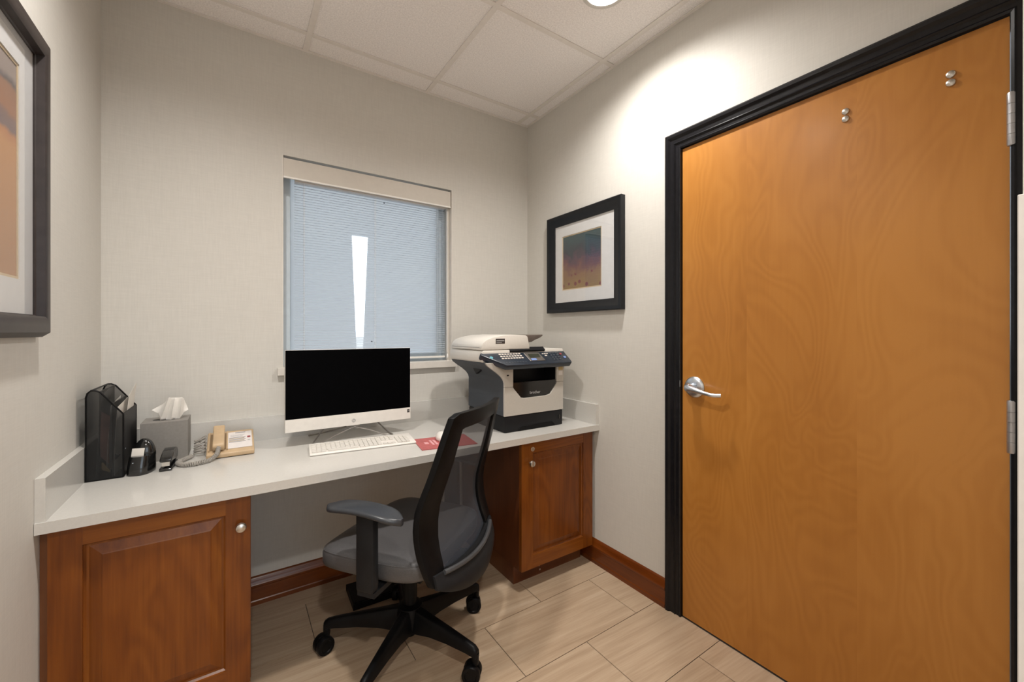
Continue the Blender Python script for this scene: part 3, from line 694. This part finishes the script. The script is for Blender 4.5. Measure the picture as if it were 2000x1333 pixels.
# ================================================================== PRINTER
px0, px1, pyf, pyb = 1.088, 1.459, 1.677, 2.045
pr = thing('printer', 'grey and charcoal multifunction laser printer on the worktop corner', 'printer', (1.27, 1.86, ZD))
tray = PR([(pyf + .002, ZD + .0005), (pyb, ZD + .0005), (pyb, .8215), (pyf + .002, .8215)], 'x', px0 + .001, px1 - .002, .004)
tr_ = obj('paper_tray', tray, 'prnblk', pr)
obj('tray_grip', PR([(1.165, ZD + .004), (1.405, ZD + .004), (1.395, ZD + .016), (1.385, ZD + .024), (1.185, ZD + .024), (1.175, ZD + .016)], 'y', pyf - .0005, pyf + .003, .001, 1), 'blackpl', tr_)
obj('tray_gauge', B(1.430, 1.440, pyf - .0002, pyf + .003, .775, .797), 'blackgl', tr_)
# side sweep: the body flares out to carry the wider scanner
def flare(dx=0):
    base = [(1.088, .985), (1.083, 1.000), (1.070, 1.018), (1.045, 1.038), (1.015, 1.058), (.990, 1.076), (.982, 1.088)]
    return [(x + dx, z) for x, z in base]
core = [(px0 + .004, .823)] + flare(.004) + [(1.455, 1.088), (1.455, .823)]
obj('body', PR(core, 'y', pyf + .11, pyb), 'prnblk', pr, smooth=False)
side = [(px0, .823)] + flare() + [(1.04, 1.088), (1.10, 1.06), (1.10, .823)]
sd = obj('side_panel', PR(side, 'y', pyf + .010, pyb + .004, .002, 1), 'prndark', pr); sd['label'] = 'charcoal side panel'
# grip recess under the scanner
obj('grip_recess', PR([(1.80, 1.050), (1.90, 1.058), (1.86, 1.020)], 'x', 1.030, 1.046), 'prnblk', sd)
# front: two columns, lower cover with a V notch, black cavity
lc = [(px0 - .001, .965)] + flare(-.001) + [(1.138, 1.088), (1.138, .965)]
obj('front_column', PR(lc, 'y', pyf, pyf + .012, .0012, 1), 'prn', pr)
for a in ((1.101, 1.139, .8235, 1.088), (1.4165, 1.452, .8235, 1.088), (1.139, 1.4165, .8235, .904)): obj('inner_wall', B(a[0], a[1], pyf + .021, pyf + .11, a[2], a[3]), 'prnblk', pr)
obj('front_column', PR([(1.416, .973), (1.461, .973), (1.466, 1.03), (1.480, 1.088), (1.416, 1.088)], 'y', pyf, pyf + .012, .0012, 1), 'prn', pr)
low = [(px0 - .001, .823), (1.461, .823), (1.461, .972), (1.416, .972), (1.412, .960), (1.372, .912), (1.345, .906), (1.205, .904), (1.185, .908), (1.140, .958), (1.138, .964), (px0 - .001, .964)]
obj('front_cover', PR(low, 'y', pyf, pyf + .012, .0012, 1), 'prn', pr)
obj('right_cover', B(1.452, 1.4612, pyf + .0125, pyb, .823, .97), 'prn', pr)
obj('right_cover', PR([(1.452, .971), (1.461, .971), (1.466, 1.03), (1.480, 1.088), (1.452, 1.088)], 'y', pyf + .0125, pyb), 'prn', pr)
vp = obj('output_flap', PR([(1.140, .962), (1.184, .910), (1.206, .906), (1.344, .908), (1.370, .914), (1.412, .962), (1.412, .985), (1.140, .985)], 'y', pyf + .004, pyf + .0195, .001, 1), 'blackgl', pr)
obj('output_tray', B(1.140, 1.414, pyf + .02, pyf + .11, .968, .976), 'blackpl', pr)
obj('brand_lettering', place(text('brother', .0215), T((1.275, pyf + .0035, .928)) @ RX(PI / 2)), 'mark', vp)
obj('usb_port', B(1.100, 1.112, pyf - .0008, pyf + .002, 1.020, 1.026), 'blackpl', pr)
obj('award_sticker', B(1.428, 1.458, pyf - .0007, pyf + .001, 1.033, 1.052), 'gold', pr)
obj('award_sticker', B(1.428, 1.455, pyf - .0007, pyf + .001, 1.006, 1.028), 'card', pr)
# scanner deck and feeder
dk = obj('scanner_deck', PR([(.982, 1.088), (1.486, 1.088), (1.488, 1.120), (1.484, 1.146), (.984, 1.146), (.978, 1.135), (.976, 1.100)], 'y', pyf + .028, pyb + .01, .005), 'prntop', pr)
ad = obj('document_feeder', PR([(.976, 1.148), (1.262, 1.148), (1.255, 1.182), (1.248, 1.212), (1.235, 1.219), (1.17, 1.222), (1.10, 1.219), (1.04, 1.209), (1.005, 1.198), (.985, 1.184), (.977, 1.168)], 'y', pyf + .030, pyb - .005, .004), 'prntop', pr)
obj('feeder_seam', B(.9755, .977, pyf + .05, pyb - .02, 1.160, 1.1612), 'wire', ad)
obj('feeder_tray', PR([(1.250, 1.180), (1.290, 1.184), (1.305, 1.192), (1.345, 1.206), (1.362, 1.216), (1.360, 1.222), (1.246, 1.218)], 'y', pyf + .05, pyb - .04, .002), 'brown', ad)['label'] = 'smoky brown paper tray'
obj('rating_label', B(1.055, 1.108, pyf + .0292, pyf + .031, 1.178, 1.203), 'sticker', ad)
obj('label_print', B(1.059, 1.104, pyf + .0286, pyf + .0292, 1.190, 1.195), 'mark', ad)
obj('label_print', B(1.059, 1.090, pyf + .0286, pyf + .0292, 1.182, 1.185), 'mark', ad)
# tilted control panel
tilt = math.radians(38)
PMX = T((1.27, pyf - .034, 1.083)) @ RX(PI / 2 - (PI / 2 - tilt) )
def onp(bm): return place(bm, PMX)       # panel space: x along, y up the slope, z out
pan = bmesh.new(); prism(pan, [(-.195, -.012), (.214, -.012), (.219, -.004), (.219, .084), (-.300, .084), (-.303, .070)], 'z', -.030, 0)
bmesh.ops.recalc_face_normals(pan, faces=pan.faces); bev(pan, .004, 2)
cp = obj('control_panel', onp(pan), 'panel', pr); cp['label'] = 'dark blue control panel'
obj('panel_grip', onp(B(-.135, .085, .080, .106, -.022, .013, .004)), 'prnblk', cp)
obj('display_surround', onp(PR([(-.045, .010), (.050, .010), (.040, .072), (-.055, .072)], 'z', 0, .003, .001, 1)), 'wire', cp)
obj('display', onp(B(-.036, .032, .034, .062, .003, .0036)), 'lcd', cp)
obj('blue_keys', onp(B(-.036, -.004, .012, .026, .003, .005, .002)), 'blue', cp)
obj('status_light', onp(LT([(.009, 0), (.009, .001), (.006, .002)], (-.255, .048, 0), 'z', 16)), 'cyan', cp)
b0 = None
for r in range(3):
    for c_ in range(8):
        obj('speed_key', onp(B(-.205 + .0165 * c_ + .002 * r, -.193 + .0165 * c_ + .002 * r, .064 - .015 * r, .072 - .015 * r, 0, .002, .001, 1)), 'btn', cp)
for c_ in range(8): obj('menu_key', onp(B(-.195 + .0165 * c_, -.185 + .0165 * c_, .006, .011, 0, .0015)), 'btnd', cp)
for r in range(4):
    for c_ in range(3): obj('dial_key', onp(B(.105 + .02 * c_, .117 + .02 * c_, .060 - .016 * r, .068 - .016 * r, 0, .002)), 'btnd', cp)
for c_ in range(3): obj('mode_key', onp(B(.058 + .014 * c_, .068 + .014 * c_, .060, .065, 0, .002)), 'btn', cp)
obj('mode_key', onp(B(.068, .082, .044, .051, 0, .002)), 'btn', cp)
obj('stop_key', onp(LT([(.007, 0), (.007, .002)], (.180, .056, 0), 'z', 14)), 'inkr', cp)
obj('start_key', onp(LT([(.008, 0), (.008, .002)], (.192, .030, 0), 'z', 14)), 'blue', cp)

# ================================================================== OFFICE CHAIR
CH = Vector((.575, 1.57, 0)); CA = math.radians(36.75)
ch = thing('office_chair', 'grey office swivel chair with black mesh back at the worktop', 'chair', CH, CA)
PROF = [(.33, -.262), (.40, -.250), (.45, -.234), (.50, -.216), (.55, -.204), (.60, -.201), (.65, -.206), (.70, -.221), (.75, -.238), (.80, -.254), (.85, -.268), (.90, -.282), (.967, -.302)]
HALF = [(.33, .17), (.40, .243), (.45, .254), (.50, .259), (.60, .261), (.65, .260), (.70, .253), (.75, .242), (.80, .234), (.85, .225), (.90, .216), (.967, .202)]
HIN = [(.42, .178), (.50, .172), (.60, .162), (.70, .155), (.80, .148), (.91, .140)]
def backpt(x, z, dy=0):
    h = interp(z, HALF); return (x, interp(z, PROF) - .028 * (1 - min(1, (x / h) ** 2)) + dy, z)
def zbot(x): return .345 + .075 * (abs(x) / .25) ** 2.2
n = 18; outer, inner = [], []
def zin(x): return .425 + .02 * (abs(x) / .18) ** 2
for k in range(n): z = zbot(.243) + (.955 - zbot(.243)) * k / n; outer.append(backpt(interp(z, HALF), z)); zi = zin(.178) + (.905 - zin(.178)) * k / n; inner.append(backpt(interp(zi, HIN), zi))
tz = [(.200, .955), (.196, .963), (.186, .967)]
for k in range(n):
    u = 1 - 2 * k / n; x = .202 * u; z = .967 - .012 * (1 if abs(u) > .97 else 0); outer.append(backpt(x, z)); inner.append(backpt(.1403 * u, .908))
for k in range(n): z = .955 + (zbot(.243) - .955) * k / n; outer.append(backpt(-interp(z, HALF), z)); zi = .905 + (zin(.178) - .905) * k / n; inner.append(backpt(-interp(zi, HIN), zi))
for k in range(n): u = -1 + 2 * k / n; x = .243 * u; outer.append(backpt(x, zbot(x))); xi = .178 * u; inner.append(backpt(xi, zin(xi)))
bm = ring_plate(outer, inner, (0, .024, 0)); bev(bm, .004, 2, 40)
bk = obj('back_frame', bm, 'blackpl', ch, local=True)
rows = []
for i in range(25):
    v = i / 24; row = []
    for j_ in range(15):
        u = -1 + 2 * j_ / 14; xb = .182 * u; zl = zin(xb) - .006; z = zl + (.912 - zl) * v; x = (interp(z, HIN) + .006) * u; row.append(backpt(x, z, .012))
    rows.append(row)
bm = bmesh.new(); vv = [[bm.verts.new(p) for p in r] for r in rows]
for i in range(24):
    for j_ in range(14): bm.faces.new((vv[i][j_], vv[i][j_ + 1], vv[i + 1][j_ + 1], vv[i + 1][j_]))
obj('mesh_panel', bm, 'net', bk, local=True)['label'] = 'black see-through mesh'
rows = []
for i in range(9):
    v = i / 8; row = []
    for j_ in range(21):
        u = -1 + 2 * j_ / 20; x = .236 * u; z0, z1 = zbot(x) - .004, .436 + .014 * u * u
        p = backpt(x, z0 + (z1 - z0) * v); row.append((p[0], p[1] - .008 - .022 * math.sin(PI * min(1, .25 + v * .75)) * (1 - u ** 4), p[2]))
    rows.append(row)
obj('lower_shell', sheet(rows, (0, .012, 0)), 'dgrey', ch, local=True)
arc = []
for j_ in range(21):
    u = -1 + 2 * j_ / 20; x = .196 * u; z = .434 + .012 * u * u; p = backpt(x, z); arc.append((p[0], p[1] - .012 - .016 * (1 - u * u), p[2]))
obj('trim_arc', TB(arc, .0085, 8), 'strip', ch, local=True)['label'] = 'grey plastic trim strip'
obj('spine', PR([(-.30, .345), (-.262, .41), (-.215, .405), (-.10, .40), (-.10, .375), (-.22, .365)], 'x', -.04, .04, .006), 'blackpl', ch, local=True)
# seat
def seat_slab(hw, y0, y1, z0, z1, r, top):
    bm = bmesh.new(); n = 56; rings = []
    def ringp(inset, z, fdrop=0):
        out = []
        for k in range(n):
            a = 2 * PI * k / n; c_, s_ = math.cos(a), math.sin(a); e = 2 / 5.0
            x = (hw - inset) * math.copysign(abs(c_) ** e, c_); yy = ((y1 - y0) / 2 - inset) * math.copysign(abs(s_) ** e, s_) + (y0 + y1) / 2
            front = max(0, (yy - (y1 - .11)) / .11)
            out.append(bm.verts.new((x * (1 - .05 * max(0, -yy / .3)), yy, z - top * front ** 2)))
        return out
    zs = [(.02, z0), (.004, z0 + .008), (0, z0 + .02), (0, z1 - r), (r * .3, z1 - r * .3), (r, z1), (r * 3, z1 + .003), (r * 6, z1 + .001), (.16, z1 - .001), (.20, z1 - .001)]
    rs = [ringp(i, z) for i, z in zs]
    for a, b_ in zip(rs, rs[1:]):
        for k in range(n): bm.faces.new((a[k], a[(k + 1) % n], b_[(k + 1) % n], b_[k]))
    bm.faces.new(rs[-1]); bm.faces.new(list(reversed(rs[0]))); bmesh.ops.recalc_face_normals(bm, faces=bm.faces); return bm
se = obj('seat', seat_slab(.262, -.215, .245, .405, .474, .018, .018), 'vinyl', ch, local=True, ang=60)
pip = []
for k in range(56):
    a = 2 * PI * k / 56; c_, s_ = math.cos(a), math.sin(a); e = 2 / 5.0
    yy = .226 * math.copysign(abs(s_) ** e, s_) + .015; x = .258 * math.copysign(abs(c_) ** e, c_); front = max(0, (yy - .135) / .11)
    pip.append((x * (1 - .05 * max(0, -yy / .3)), yy, .4655 - .018 * front ** 2))
obj('piping', TB(pip, .0022, 6, True), 'vinyl', se, local=True)
obj('seat_pan', B(-.20, .20, -.17, .18, .392, .408, .006), 'blackpl', ch, local=True)
obj('mechanism', PR([(-.12, .345), (.11, .350), (.13, .392), (-.14, .392)], 'x', -.075, .075, .008), 'blackpl', ch, local=True)
for bx, by in ((-.085, -.10), (-.06, -.16)): obj('bolt', LT([(.006, -.02), (.006, 0)], (bx, by, .392), 'z', 10), 'steel', ch, local=True)
# arms
def arm(s):
    x = .302 * s
    padp = spline([(x, .118, .652), (x, .06, .662), (x, -.02, .666), (x, -.10, .660), (x, -.168, .643)], 4)
    bm = bmesh.new(); rings = []; m = len(padp)
    for i, p in enumerate(padp):
        t_ = i / (m - 1); wd = .042 * (1 - .85 * abs(2 * t_ - 1) ** 5) + .002; hh = .010; ring = []
        for k in range(16):
            a = 2 * PI * k / 16; c_, s_ = math.cos(a), math.sin(a)
            ring.append(bm.verts.new((p.x + wd * math.copysign(abs(c_) ** .6, c_), p.y, p.z + hh * math.copysign(abs(s_) ** .7, s_) * (1 if s_ > 0 else 1.2))))
        rings.append(ring)
    for a, b_ in zip(rings, rings[1:]):
        for k in range(16): bm.faces.new((a[k], a[(k + 1) % 16], b_[(k + 1) % 16], b_[k]))
    bm.faces.new(rings[0]); bm.faces.new(rings[-1]); bmesh.ops.recalc_face_normals(bm, faces=bm.faces)
    ap = obj('armrest', bm, 'armpad', ch, local=True, ang=60)
    xa, xb = sorted((s * .279, s * .309))
    obj('arm_post', PR([(.004, .655), (-.064, .655), (-.066, .42), (-.062, .396), (.002, .396), (.004, .42)], 'x', xa, xb, .007), 'dgrey', ap, local=True)
    xa, xb = sorted((s * .10, s * .302))
    obj('arm_bracket', B(xa, xb, -.064, .002, .380, .397, .005), 'dgrey', ap, local=True)
arm(-1); arm(1)
# column and five-star base
obj('gas_column', LT([(.020, .048), (.024, .052), (.024, .19), (.027, .19), (.027, .30), (.019, .302), (.019, .35)], (0, 0, 0), 'z', 24), 'blackpl', ch, local=True)
obj('base_hub', LT([(.030, .088), (.052, .092), (.056, .13), (.046, .165), (.030, .172)], (0, 0, 0), 'z', 28), 'blackpl', ch, local=True)
for k in range(5):
    a = math.radians(6.5 + 72 * k) - CA; RAD = .318
    sec = [(.035, .120, .030, .044), (.12, .122, .025, .030), (.20, .119, .021, .023), (.285, .112, .017, .018), (.312, .108, .0165, .0165), (.328, .100, .013, .015)]
    bm = bmesh.new(); rings = []
    for r_, zc, wd, hh in sec:
        rings.append([bm.verts.new((r_, y_, z_)) for y_, z_ in ((-wd, zc - hh), (wd, zc - hh), (wd * .95, zc + hh * .3), (wd * .55, zc + hh), (-wd * .55, zc + hh), (-wd * .95, zc + hh * .3))])
    for a_, b_ in zip(rings, rings[1:]):
        for q in range(6): bm.faces.new((a_[q], a_[(q + 1) % 6], b_[(q + 1) % 6], b_[q]))
    bm.faces.new(rings[0]); bm.faces.new(rings[-1]); bmesh.ops.recalc_face_normals(bm, faces=bm.faces); bev(bm, .003, 1)
    leg = obj('leg', place(bm, RZ(a)), 'blackpl', ch, local=True)
    cpos = Vector((RAD * math.cos(a), RAD * math.sin(a), 0)); sw = [.5, 1.9, 1.2, 2.6, .2][k]
    stem = obj('caster_stem', LT([(.011, .062), (.013, .070), (.013, .100)], cpos, 'z', 14), 'blackpl', leg, local=True)
    off = Matrix.Translation(cpos) @ RZ(sw)
    for s in (-1, 1):
        bm = LT([(.020, -.011), (.031, -.0105), (.0325, -.007), (.0325, .007), (.031, .0105), (.022, .0115), (.020, .008), (.006, .008)], (0, 0, 0), 'x', 24)
        if s < 0: bm = place(bm, RZ(PI))
        obj('caster_wheel', place(bm, off @ T((s * .0145, .012, .0327))), 'blackpl', leg, local=True)
    obj('caster_hood', place(PR([(-.020, .040), (.010, .066), (.030, .062), (.040, .050), (.030, .050), (.0, .050)], 'x', -.005, .005), off), 'blackpl', leg, local=True)

# ================================================================== DESK ORGANIZER AND ITS PAPERS
ox0, ox1, oy0, oy1 = -.4015, -.311, 1.897, 2.112
og = thing('desk_organizer', 'black wire-mesh desk organizer stuffed with papers by the splashback', 'organizer', ((ox0 + ox1) / 2, (oy0 + oy1) / 2, ZD))
prof = [(ox0, ZD + .003), (ox0, 1.020), (ox0 + .004, 1.034), (ox0 + .012, 1.042), (ox0 + .022, 1.042), (ox0 + .034, 1.035), (ox1, .957), (ox1, ZD + .003)]
for y in (oy0, oy1):
    bm = bmesh.new(); bm.faces.new([bm.verts.new((x, y, z)) for x, z in prof]); obj('mesh_side', bm, 'orgnet', og, smooth=False)
    obj('side_rim', TB([(x, y, z) for x, z in prof], .0028, 6, True), 'blackpl', og)
bmb = bmesh.new(); bmb.faces.new([bmb.verts.new(p) for p in ((ox0, oy0, ZD + .003), (ox0, oy1, ZD + .003), (ox0, oy1, 1.034), (ox0, oy0, 1.034))]); obj('mesh_back', bmb, 'orgnet', og, smooth=False)
obj('front_panel', B(ox1 - .0012, ox1 + .0012, oy0, oy1, ZD + .002, .957, .0005, 1), 'blackpl', og)
obj('rivet_glint', LT([(.0022, 0), (.0022, .0012), (.001, .0018)], (ox1 + .001, oy0 + .022, .835), 'x', 10), 'steel', og)  # bright steel dot stands in for a glint on the panel
obj('base', B(ox0, ox1, oy0, oy1, ZD + .0005, ZD + .004), 'blackpl', og)
for x, z in ((ox0 + .031, 1.036), (ox0 + .062, .993)):
    bm = bmesh.new(); bm.faces.new([bm.verts.new(p) for p in ((x, oy0, ZD + .004), (x, oy1, ZD + .004), (x, oy1, z), (x, oy0, z))]); obj('divider', bm, 'orgnet', og, smooth=False)
    obj('divider_rim', TB([(x, oy0, z), (x, oy1, z)], .0022, 6), 'blackpl', og)
for y in (oy0, oy1): pass
obj('front_rim', TB([(ox1, oy0, .957), (ox1, oy1, .957)], .0025, 6), 'blackpl', og)
obj('back_rim', TB([(ox0 + .012, oy0, 1.042), (ox0 + .012, oy1, 1.042)], .0025, 6), 'blackpl', og)
def leaf(name, label, cat, mat, pts, th=(.0006, 0, 0), grp='papers in the desk organizer', bow=-.002):
    (a, b_, c_, d_) = [Vector(p) for p in pts]; rows = []
    for i in range(7):
        t_ = i / 6; l_, r_ = a.lerp(d_, t_), b_.lerp(c_, t_); bowd = Vector((bow * math.sin(PI * t_), 0, 0)); rows.append([l_.lerp(r_, q / 4) + bowd for q in range(5)])
    o = obj(name, sheet(rows, th), mat); return tag(o, label, cat, grp)
z4 = ZD + .006
leaf('envelope', 'tall white envelope standing highest in the desk organizer', 'envelope', 'paper', [(-.328, 1.965, z4), (-.328, 2.075, z4), (-.306, 2.090, 1.046), (-.309, 1.975, 1.010)])
leaf('leaflet', 'folded white leaflet leaning forward in the desk organizer', 'leaflet', 'paper', [(-.3365, 1.91, z4), (-.3365, 2.04, z4), (-.318, 2.06, 1.004), (-.3275, 1.905, .980)])
leaf('folder', 'navy folder between leaflet and mesh divider in the organizer', 'folder', 'navypaper', [(-.3345, 1.91, .80), (-.3345, 2.06, .80), (-.3335, 2.05, .972), (-.3335, 1.91, .962)])
leaf('paper_sheet', 'crumpled pale sheet behind the middle divider of the organizer', 'paper', 'paper', [(-.354, 1.905, z4 + .02), (-.354, 2.08, z4), (-.348, 2.075, 1.000), (-.346, 1.92, .985)])
leaf('brochure', 'reddish brown brochure showing through the organizer mesh', 'brochure', 'brownpaper', [(-.368, 1.903, .82), (-.350, 1.915, .79), (-.347, 1.915, .95), (-.366, 1.903, .97)])
leaf('paper_sheet', 'white sheet in the tall rear pocket of the organizer', 'paper', 'paper', [(-.390, 1.96, z4), (-.390, 2.09, z4), (-.378, 2.095, 1.035), (-.382, 1.99, 1.010)])
tag(obj('binder_clip', PR([(-.365, .776), (-.345, .764), (-.343, .768), (-.352, .782), (-.362, .800), (-.366, .798)], 'y', 1.900, 1.906, .0006, 1), 'goldp'), 'gold clip behind the organizer mesh near its base', 'clip')

# ================================================================== TISSUE COVER, TISSUE
tx0, tx1, ty0, ty1, tzt = -.291, -.150, 2.052, 2.183, .890
tb = thing('tissue_cover', 'grey cube tissue box cover between organizer and telephone', 'tissue box', ((tx0 + tx1) / 2, (ty0 + ty1) / 2, ZD))
obj('cover', B(tx0, tx1, ty0, ty1, ZD + .0005, tzt, .012, 4), 'greybox', tb, ang=50)
bm = LT([(.034, 0), (.034, .0006)], (0, 0, 0), 'z', 28); place(bm, T(((tx0 + tx1) / 2, (ty0 + ty1) / 2, tzt - .0003)) @ Matrix.Diagonal((1.25, .7, 1, 1)))
obj('slot', bm, 'dgrey', tb)
tcy = (ty0 + ty1) / 2 - .010
cols = [((-.224, .956), (-.266, .931), .010), ((-.217, .971), (-.246, .918), -.002), ((-.212, .978), (-.238, .8905), -.014), ((-.204, .975), (-.222, .8905), .000), ((-.193, .976), (-.205, .8905), -.016),
        ((-.182, .974), (-.192, .8905), -.003), ((-.171, .976), (-.178, .892), -.015), ((-.166, .967), (-.167, .912), .002), ((-.164, .955), (-.153, .922), .010)]
def colat(f):
    k = min(int(f), len(cols) - 2); t_ = f - k; t_ = t_ * t_ * (3 - 2 * t_); a, b_ = cols[k], cols[k + 1]
    m = lambda p, q: p + (q - p) * t_
    return (m(a[0][0], b_[0][0]), m(a[0][1], b_[0][1])), (m(a[1][0], b_[1][0]), m(a[1][1], b_[1][1])), m(a[2], b_[2])
rows = []
for i in range(13):
    v = i / 12; row = []
    for k in range(41):
        tp, bt, yy = colat(k / 40 * (len(cols) - 1)); row.append((bt[0] + (tp[0] - bt[0]) * v, tcy + yy * (.45 + .75 * math.sin(PI * (.15 + .7 * v))), bt[1] + (tp[1] - bt[1]) * v))
    rows.append(row)
tag(obj('tissue', sheet(rows, (0, .0006, 0)), 'tissue', ang=80), 'white tissue pulled up out of the grey cover', 'tissue')

# ================================================================== NOTE DISPENSER, STAPLER
nd = thing('note_dispenser', 'rounded black note dispenser with a white slip beside the organizer', 'dispenser', (-.270, 1.925, ZD), math.radians(-18))
bm = bmesh.new(); n = 28; rings = []
for zf, sx, sy0, sy1 in ((0, .96, -.040, .048), (.006, 1, -.042, .050), (.030, .99, -.038, .050), (.055, .95, -.030, .049), (.062, .93, -.028, .049)):
    rings.append([bm.verts.new((.034 * sx * math.copysign(abs(math.cos(a)) ** .75, math.cos(a)), (sy0 + sy1) / 2 + (sy1 - sy0) / 2 * math.copysign(abs(math.sin(a)) ** .8, math.sin(a)), zf)) for a in [2 * PI * k / n for k in range(n)]])
for a, b_ in zip(rings, rings[1:]):
    for k in range(n): bm.faces.new((a[k], a[(k + 1) % n], b_[(k + 1) % n], b_[k]))
bm.faces.new(list(reversed(rings[0]))); bm.faces.new(rings[-1]); bmesh.ops.recalc_face_normals(bm, faces=bm.faces)
obj('pocket', bm, 'blackgl', nd, local=True, ang=50)
bm = bmesh.new(); bmesh.ops.create_uvsphere(bm, u_segments=24, v_segments=16, radius=1)
for v in bm.verts: v.co = Vector((v.co.x * .0325, .022 + v.co.y * .026, .056 + (v.co.z * .060 if v.co.z > 0 else v.co.z * .004)))
obj('hood', bm, 'blackgl', nd, local=True, ang=60)
obj('note_slip', place(B(-.019, .017, -.001, 0, 0, .030), T((-.004, -.012, .058)) @ RX(math.radians(-16))), 'paper', nd, local=True)['label'] = 'white paper slip'
obj('rivet_glint', LT([(.0018, 0), (.0018, -.002)], (-.006, -.0345, .044), 'y', 10), 'steel', nd, local=True)
sp_ = thing('stapler', 'small glossy black stapler standing on the worktop by the tissue cover', 'stapler', (-.197, 1.955, ZD), math.radians(-4))
obj('base', PR([(-.062, .0005), (.058, .0005), (.060, .006), (.050, .012), (-.058, .011), (-.064, .006)], 'x', -.018, .018, .003), 'blackgl', sp_, local=True)
obj('magazine', B(-.010, .010, -.054, .045, .018, .030, .002), 'blackpl', sp_, local=True)
obj('staple_exit', B(-.011, .011, -.0565, -.053, .017, .031, .001, 1), 'nickel', sp_, local=True)
obj('top_arm', PR([(-.060, .032), (.050, .020), (.058, .030), (.058, .050), (.046, .060), (.020, .066), (-.015, .062), (-.045, .050), (-.062, .040)], 'x', -.017, .017, .007, 3), 'blackgl', sp_, local=True, ang=50)
obj('hinge_post', B(-.014, .014, .030, .056, .008, .040, .003), 'blackgl', sp_, local=True)

# ================================================================== TELEPHONE
ph = thing('telephone', 'beige desk telephone with handset and printed card by the tissue cover', 'telephone', (-.010, 2.05, ZD))
PX0, PX1, PY0, PY1 = -.089, .069, 1.966, 2.125
obj('body', PR([(PY0, ZD + .002), (PY1, ZD + .002), (PY1, .812), (PY1 - .012, .816), (PY0 + .012, .766), (PY0, .760)], 'x', PX0, PX1, .004, 3), 'beige', ph)
sl = math.atan2(.050, PY1 - PY0 - .024)
PM = T((0, PY0 + .012, .766)) @ RX(sl)         # phone face: y up the slope
def onf(bm): return place(bm, PM)
fc = obj('face_card', onf(B(-.020, .062, .010, .128, .0005, .0022, .0004, 1)), 'card', ph); fc['label'] = 'printed white instruction card'
obj('card_print', onf(B(.004, .040, .118, .123, .0022, .0026)), 'inkg', fc)
for k in range(5): obj('card_print', onf(B(-.017, .040 - .004 * (k % 2), .052 + .0075 * k, .0555 + .0075 * k, .0022, .0026)), 'ink' if k % 2 else 'inkg', fc)
for k in range(3): obj('card_print', onf(B(-.012, .030 + .004 * k, .092 + .006 * k, .0935 + .006 * k, .0022, .0026)), 'mark', fc)
obj('message_light', onf(B(.046, .057, .076, .086, .0022, .0040, .0008, 1)), 'inkr', fc)
obj('card_print', onf(B(.047, .056, .056, .061, .0022, .0026)), 'mark', fc)
obj('cradle_well', onf(B(-.079, -.026, .012, .130, -.002, .0008)), 'beiged', ph)
obj('divider_ridge', onf(B(-.0245, -.0205, .004, .136, 0, .007, .0015)), 'beige', ph)
obj('side_ridge', onf(B(-.0835, -.0795, .004, .136, 0, .007, .0015)), 'beige', ph)
hs = obj('handset', onf(PR([(-.002, .006), (-.002, .026), (.006, .034), (.034, .035), (.042, .031), (.100, .031), (.108, .036), (.140, .036), (.146, .028), (.146, .010), (.112, .006), (.102, .018), (.044, .018), (.032, .004)], 'x', -.070, -.031, .005, 2)), 'beige', ph, ang=50)
obj('cord_jack', onf(LT([(.006, .001), (.006, -.003), (.004, -.003)], (-.050, -.002, .018), 'y', 14)), 'beiged', hs)
coilp = spline([(-.050, 1.973, .786), (-.055, 1.955, .765), (-.075, 1.932, .751), (-.105, 1.912, .7512), (-.135, 1.906, .7512), (-.160, 1.925, .7512), (-.172, 1.958, .7512), (-.155, 2.000, .7512), (-.135, 2.030, .7512)], 64)
hel = []; ax = None
for i, p in enumerate(coilp):
    t_ = (coilp[min(i + 1, len(coilp) - 1)] - coilp[max(i - 1, 0)]).normalized(); s_ = t_.cross(Vector((0, 0, 1))).normalized(); q = s_.cross(t_); a = i * 2 * PI / 9.3
    rad = .0068; hel.append(p + (s_ * math.cos(a) + q * math.sin(a)) * rad)
tag(obj('handset_cord', TB(hel, .0019, 5), 'cord'), 'coiled grey handset cord looping on the worktop before the telephone', 'cord')
cp_ = [(-.0915, 2.03, ZD + .006)]
for i in range(44):                                       # one spare cable wound into a tall loose hank
    a = 2 * PI * i / 8 + .6; t_ = i / 43
    cp_.append((-.1135 + .019 * math.cos(a), 2.085 + .05 * (t_ - .5) + .030 * math.sin(a) * (.8 + .2 * math.sin(i)), ZD + .008 + .052 * t_ + .012 * math.sin(a * 1.03 + 1)  * t_))
cp_.append((-.100, 2.150, ZD + .03)); cp_ = [(x, y, max(z, ZD + .0035)) for x, y, z in cp_]
tag(obj('spare_cable', TB(spline(cp_, 4), .0026, 7), 'cord'), 'grey cable wound in loose loops between tissue cover and telephone', 'cable')

# ================================================================== UNDER THE WORKTOP
fb = thing('floor_box', 'flat black box lying on the tiles in the kneehole', 'box', (.548, 1.975, 0), math.radians(-2))
obj('casing', B(-.108, .118, -.075, .098, .001, .028, .003), 'blackpl', fb, local=True)
obj('lid', B(-.10, .11, -.067, .09, .028, .030, .001, 1), 'blackpl', fb, local=True)
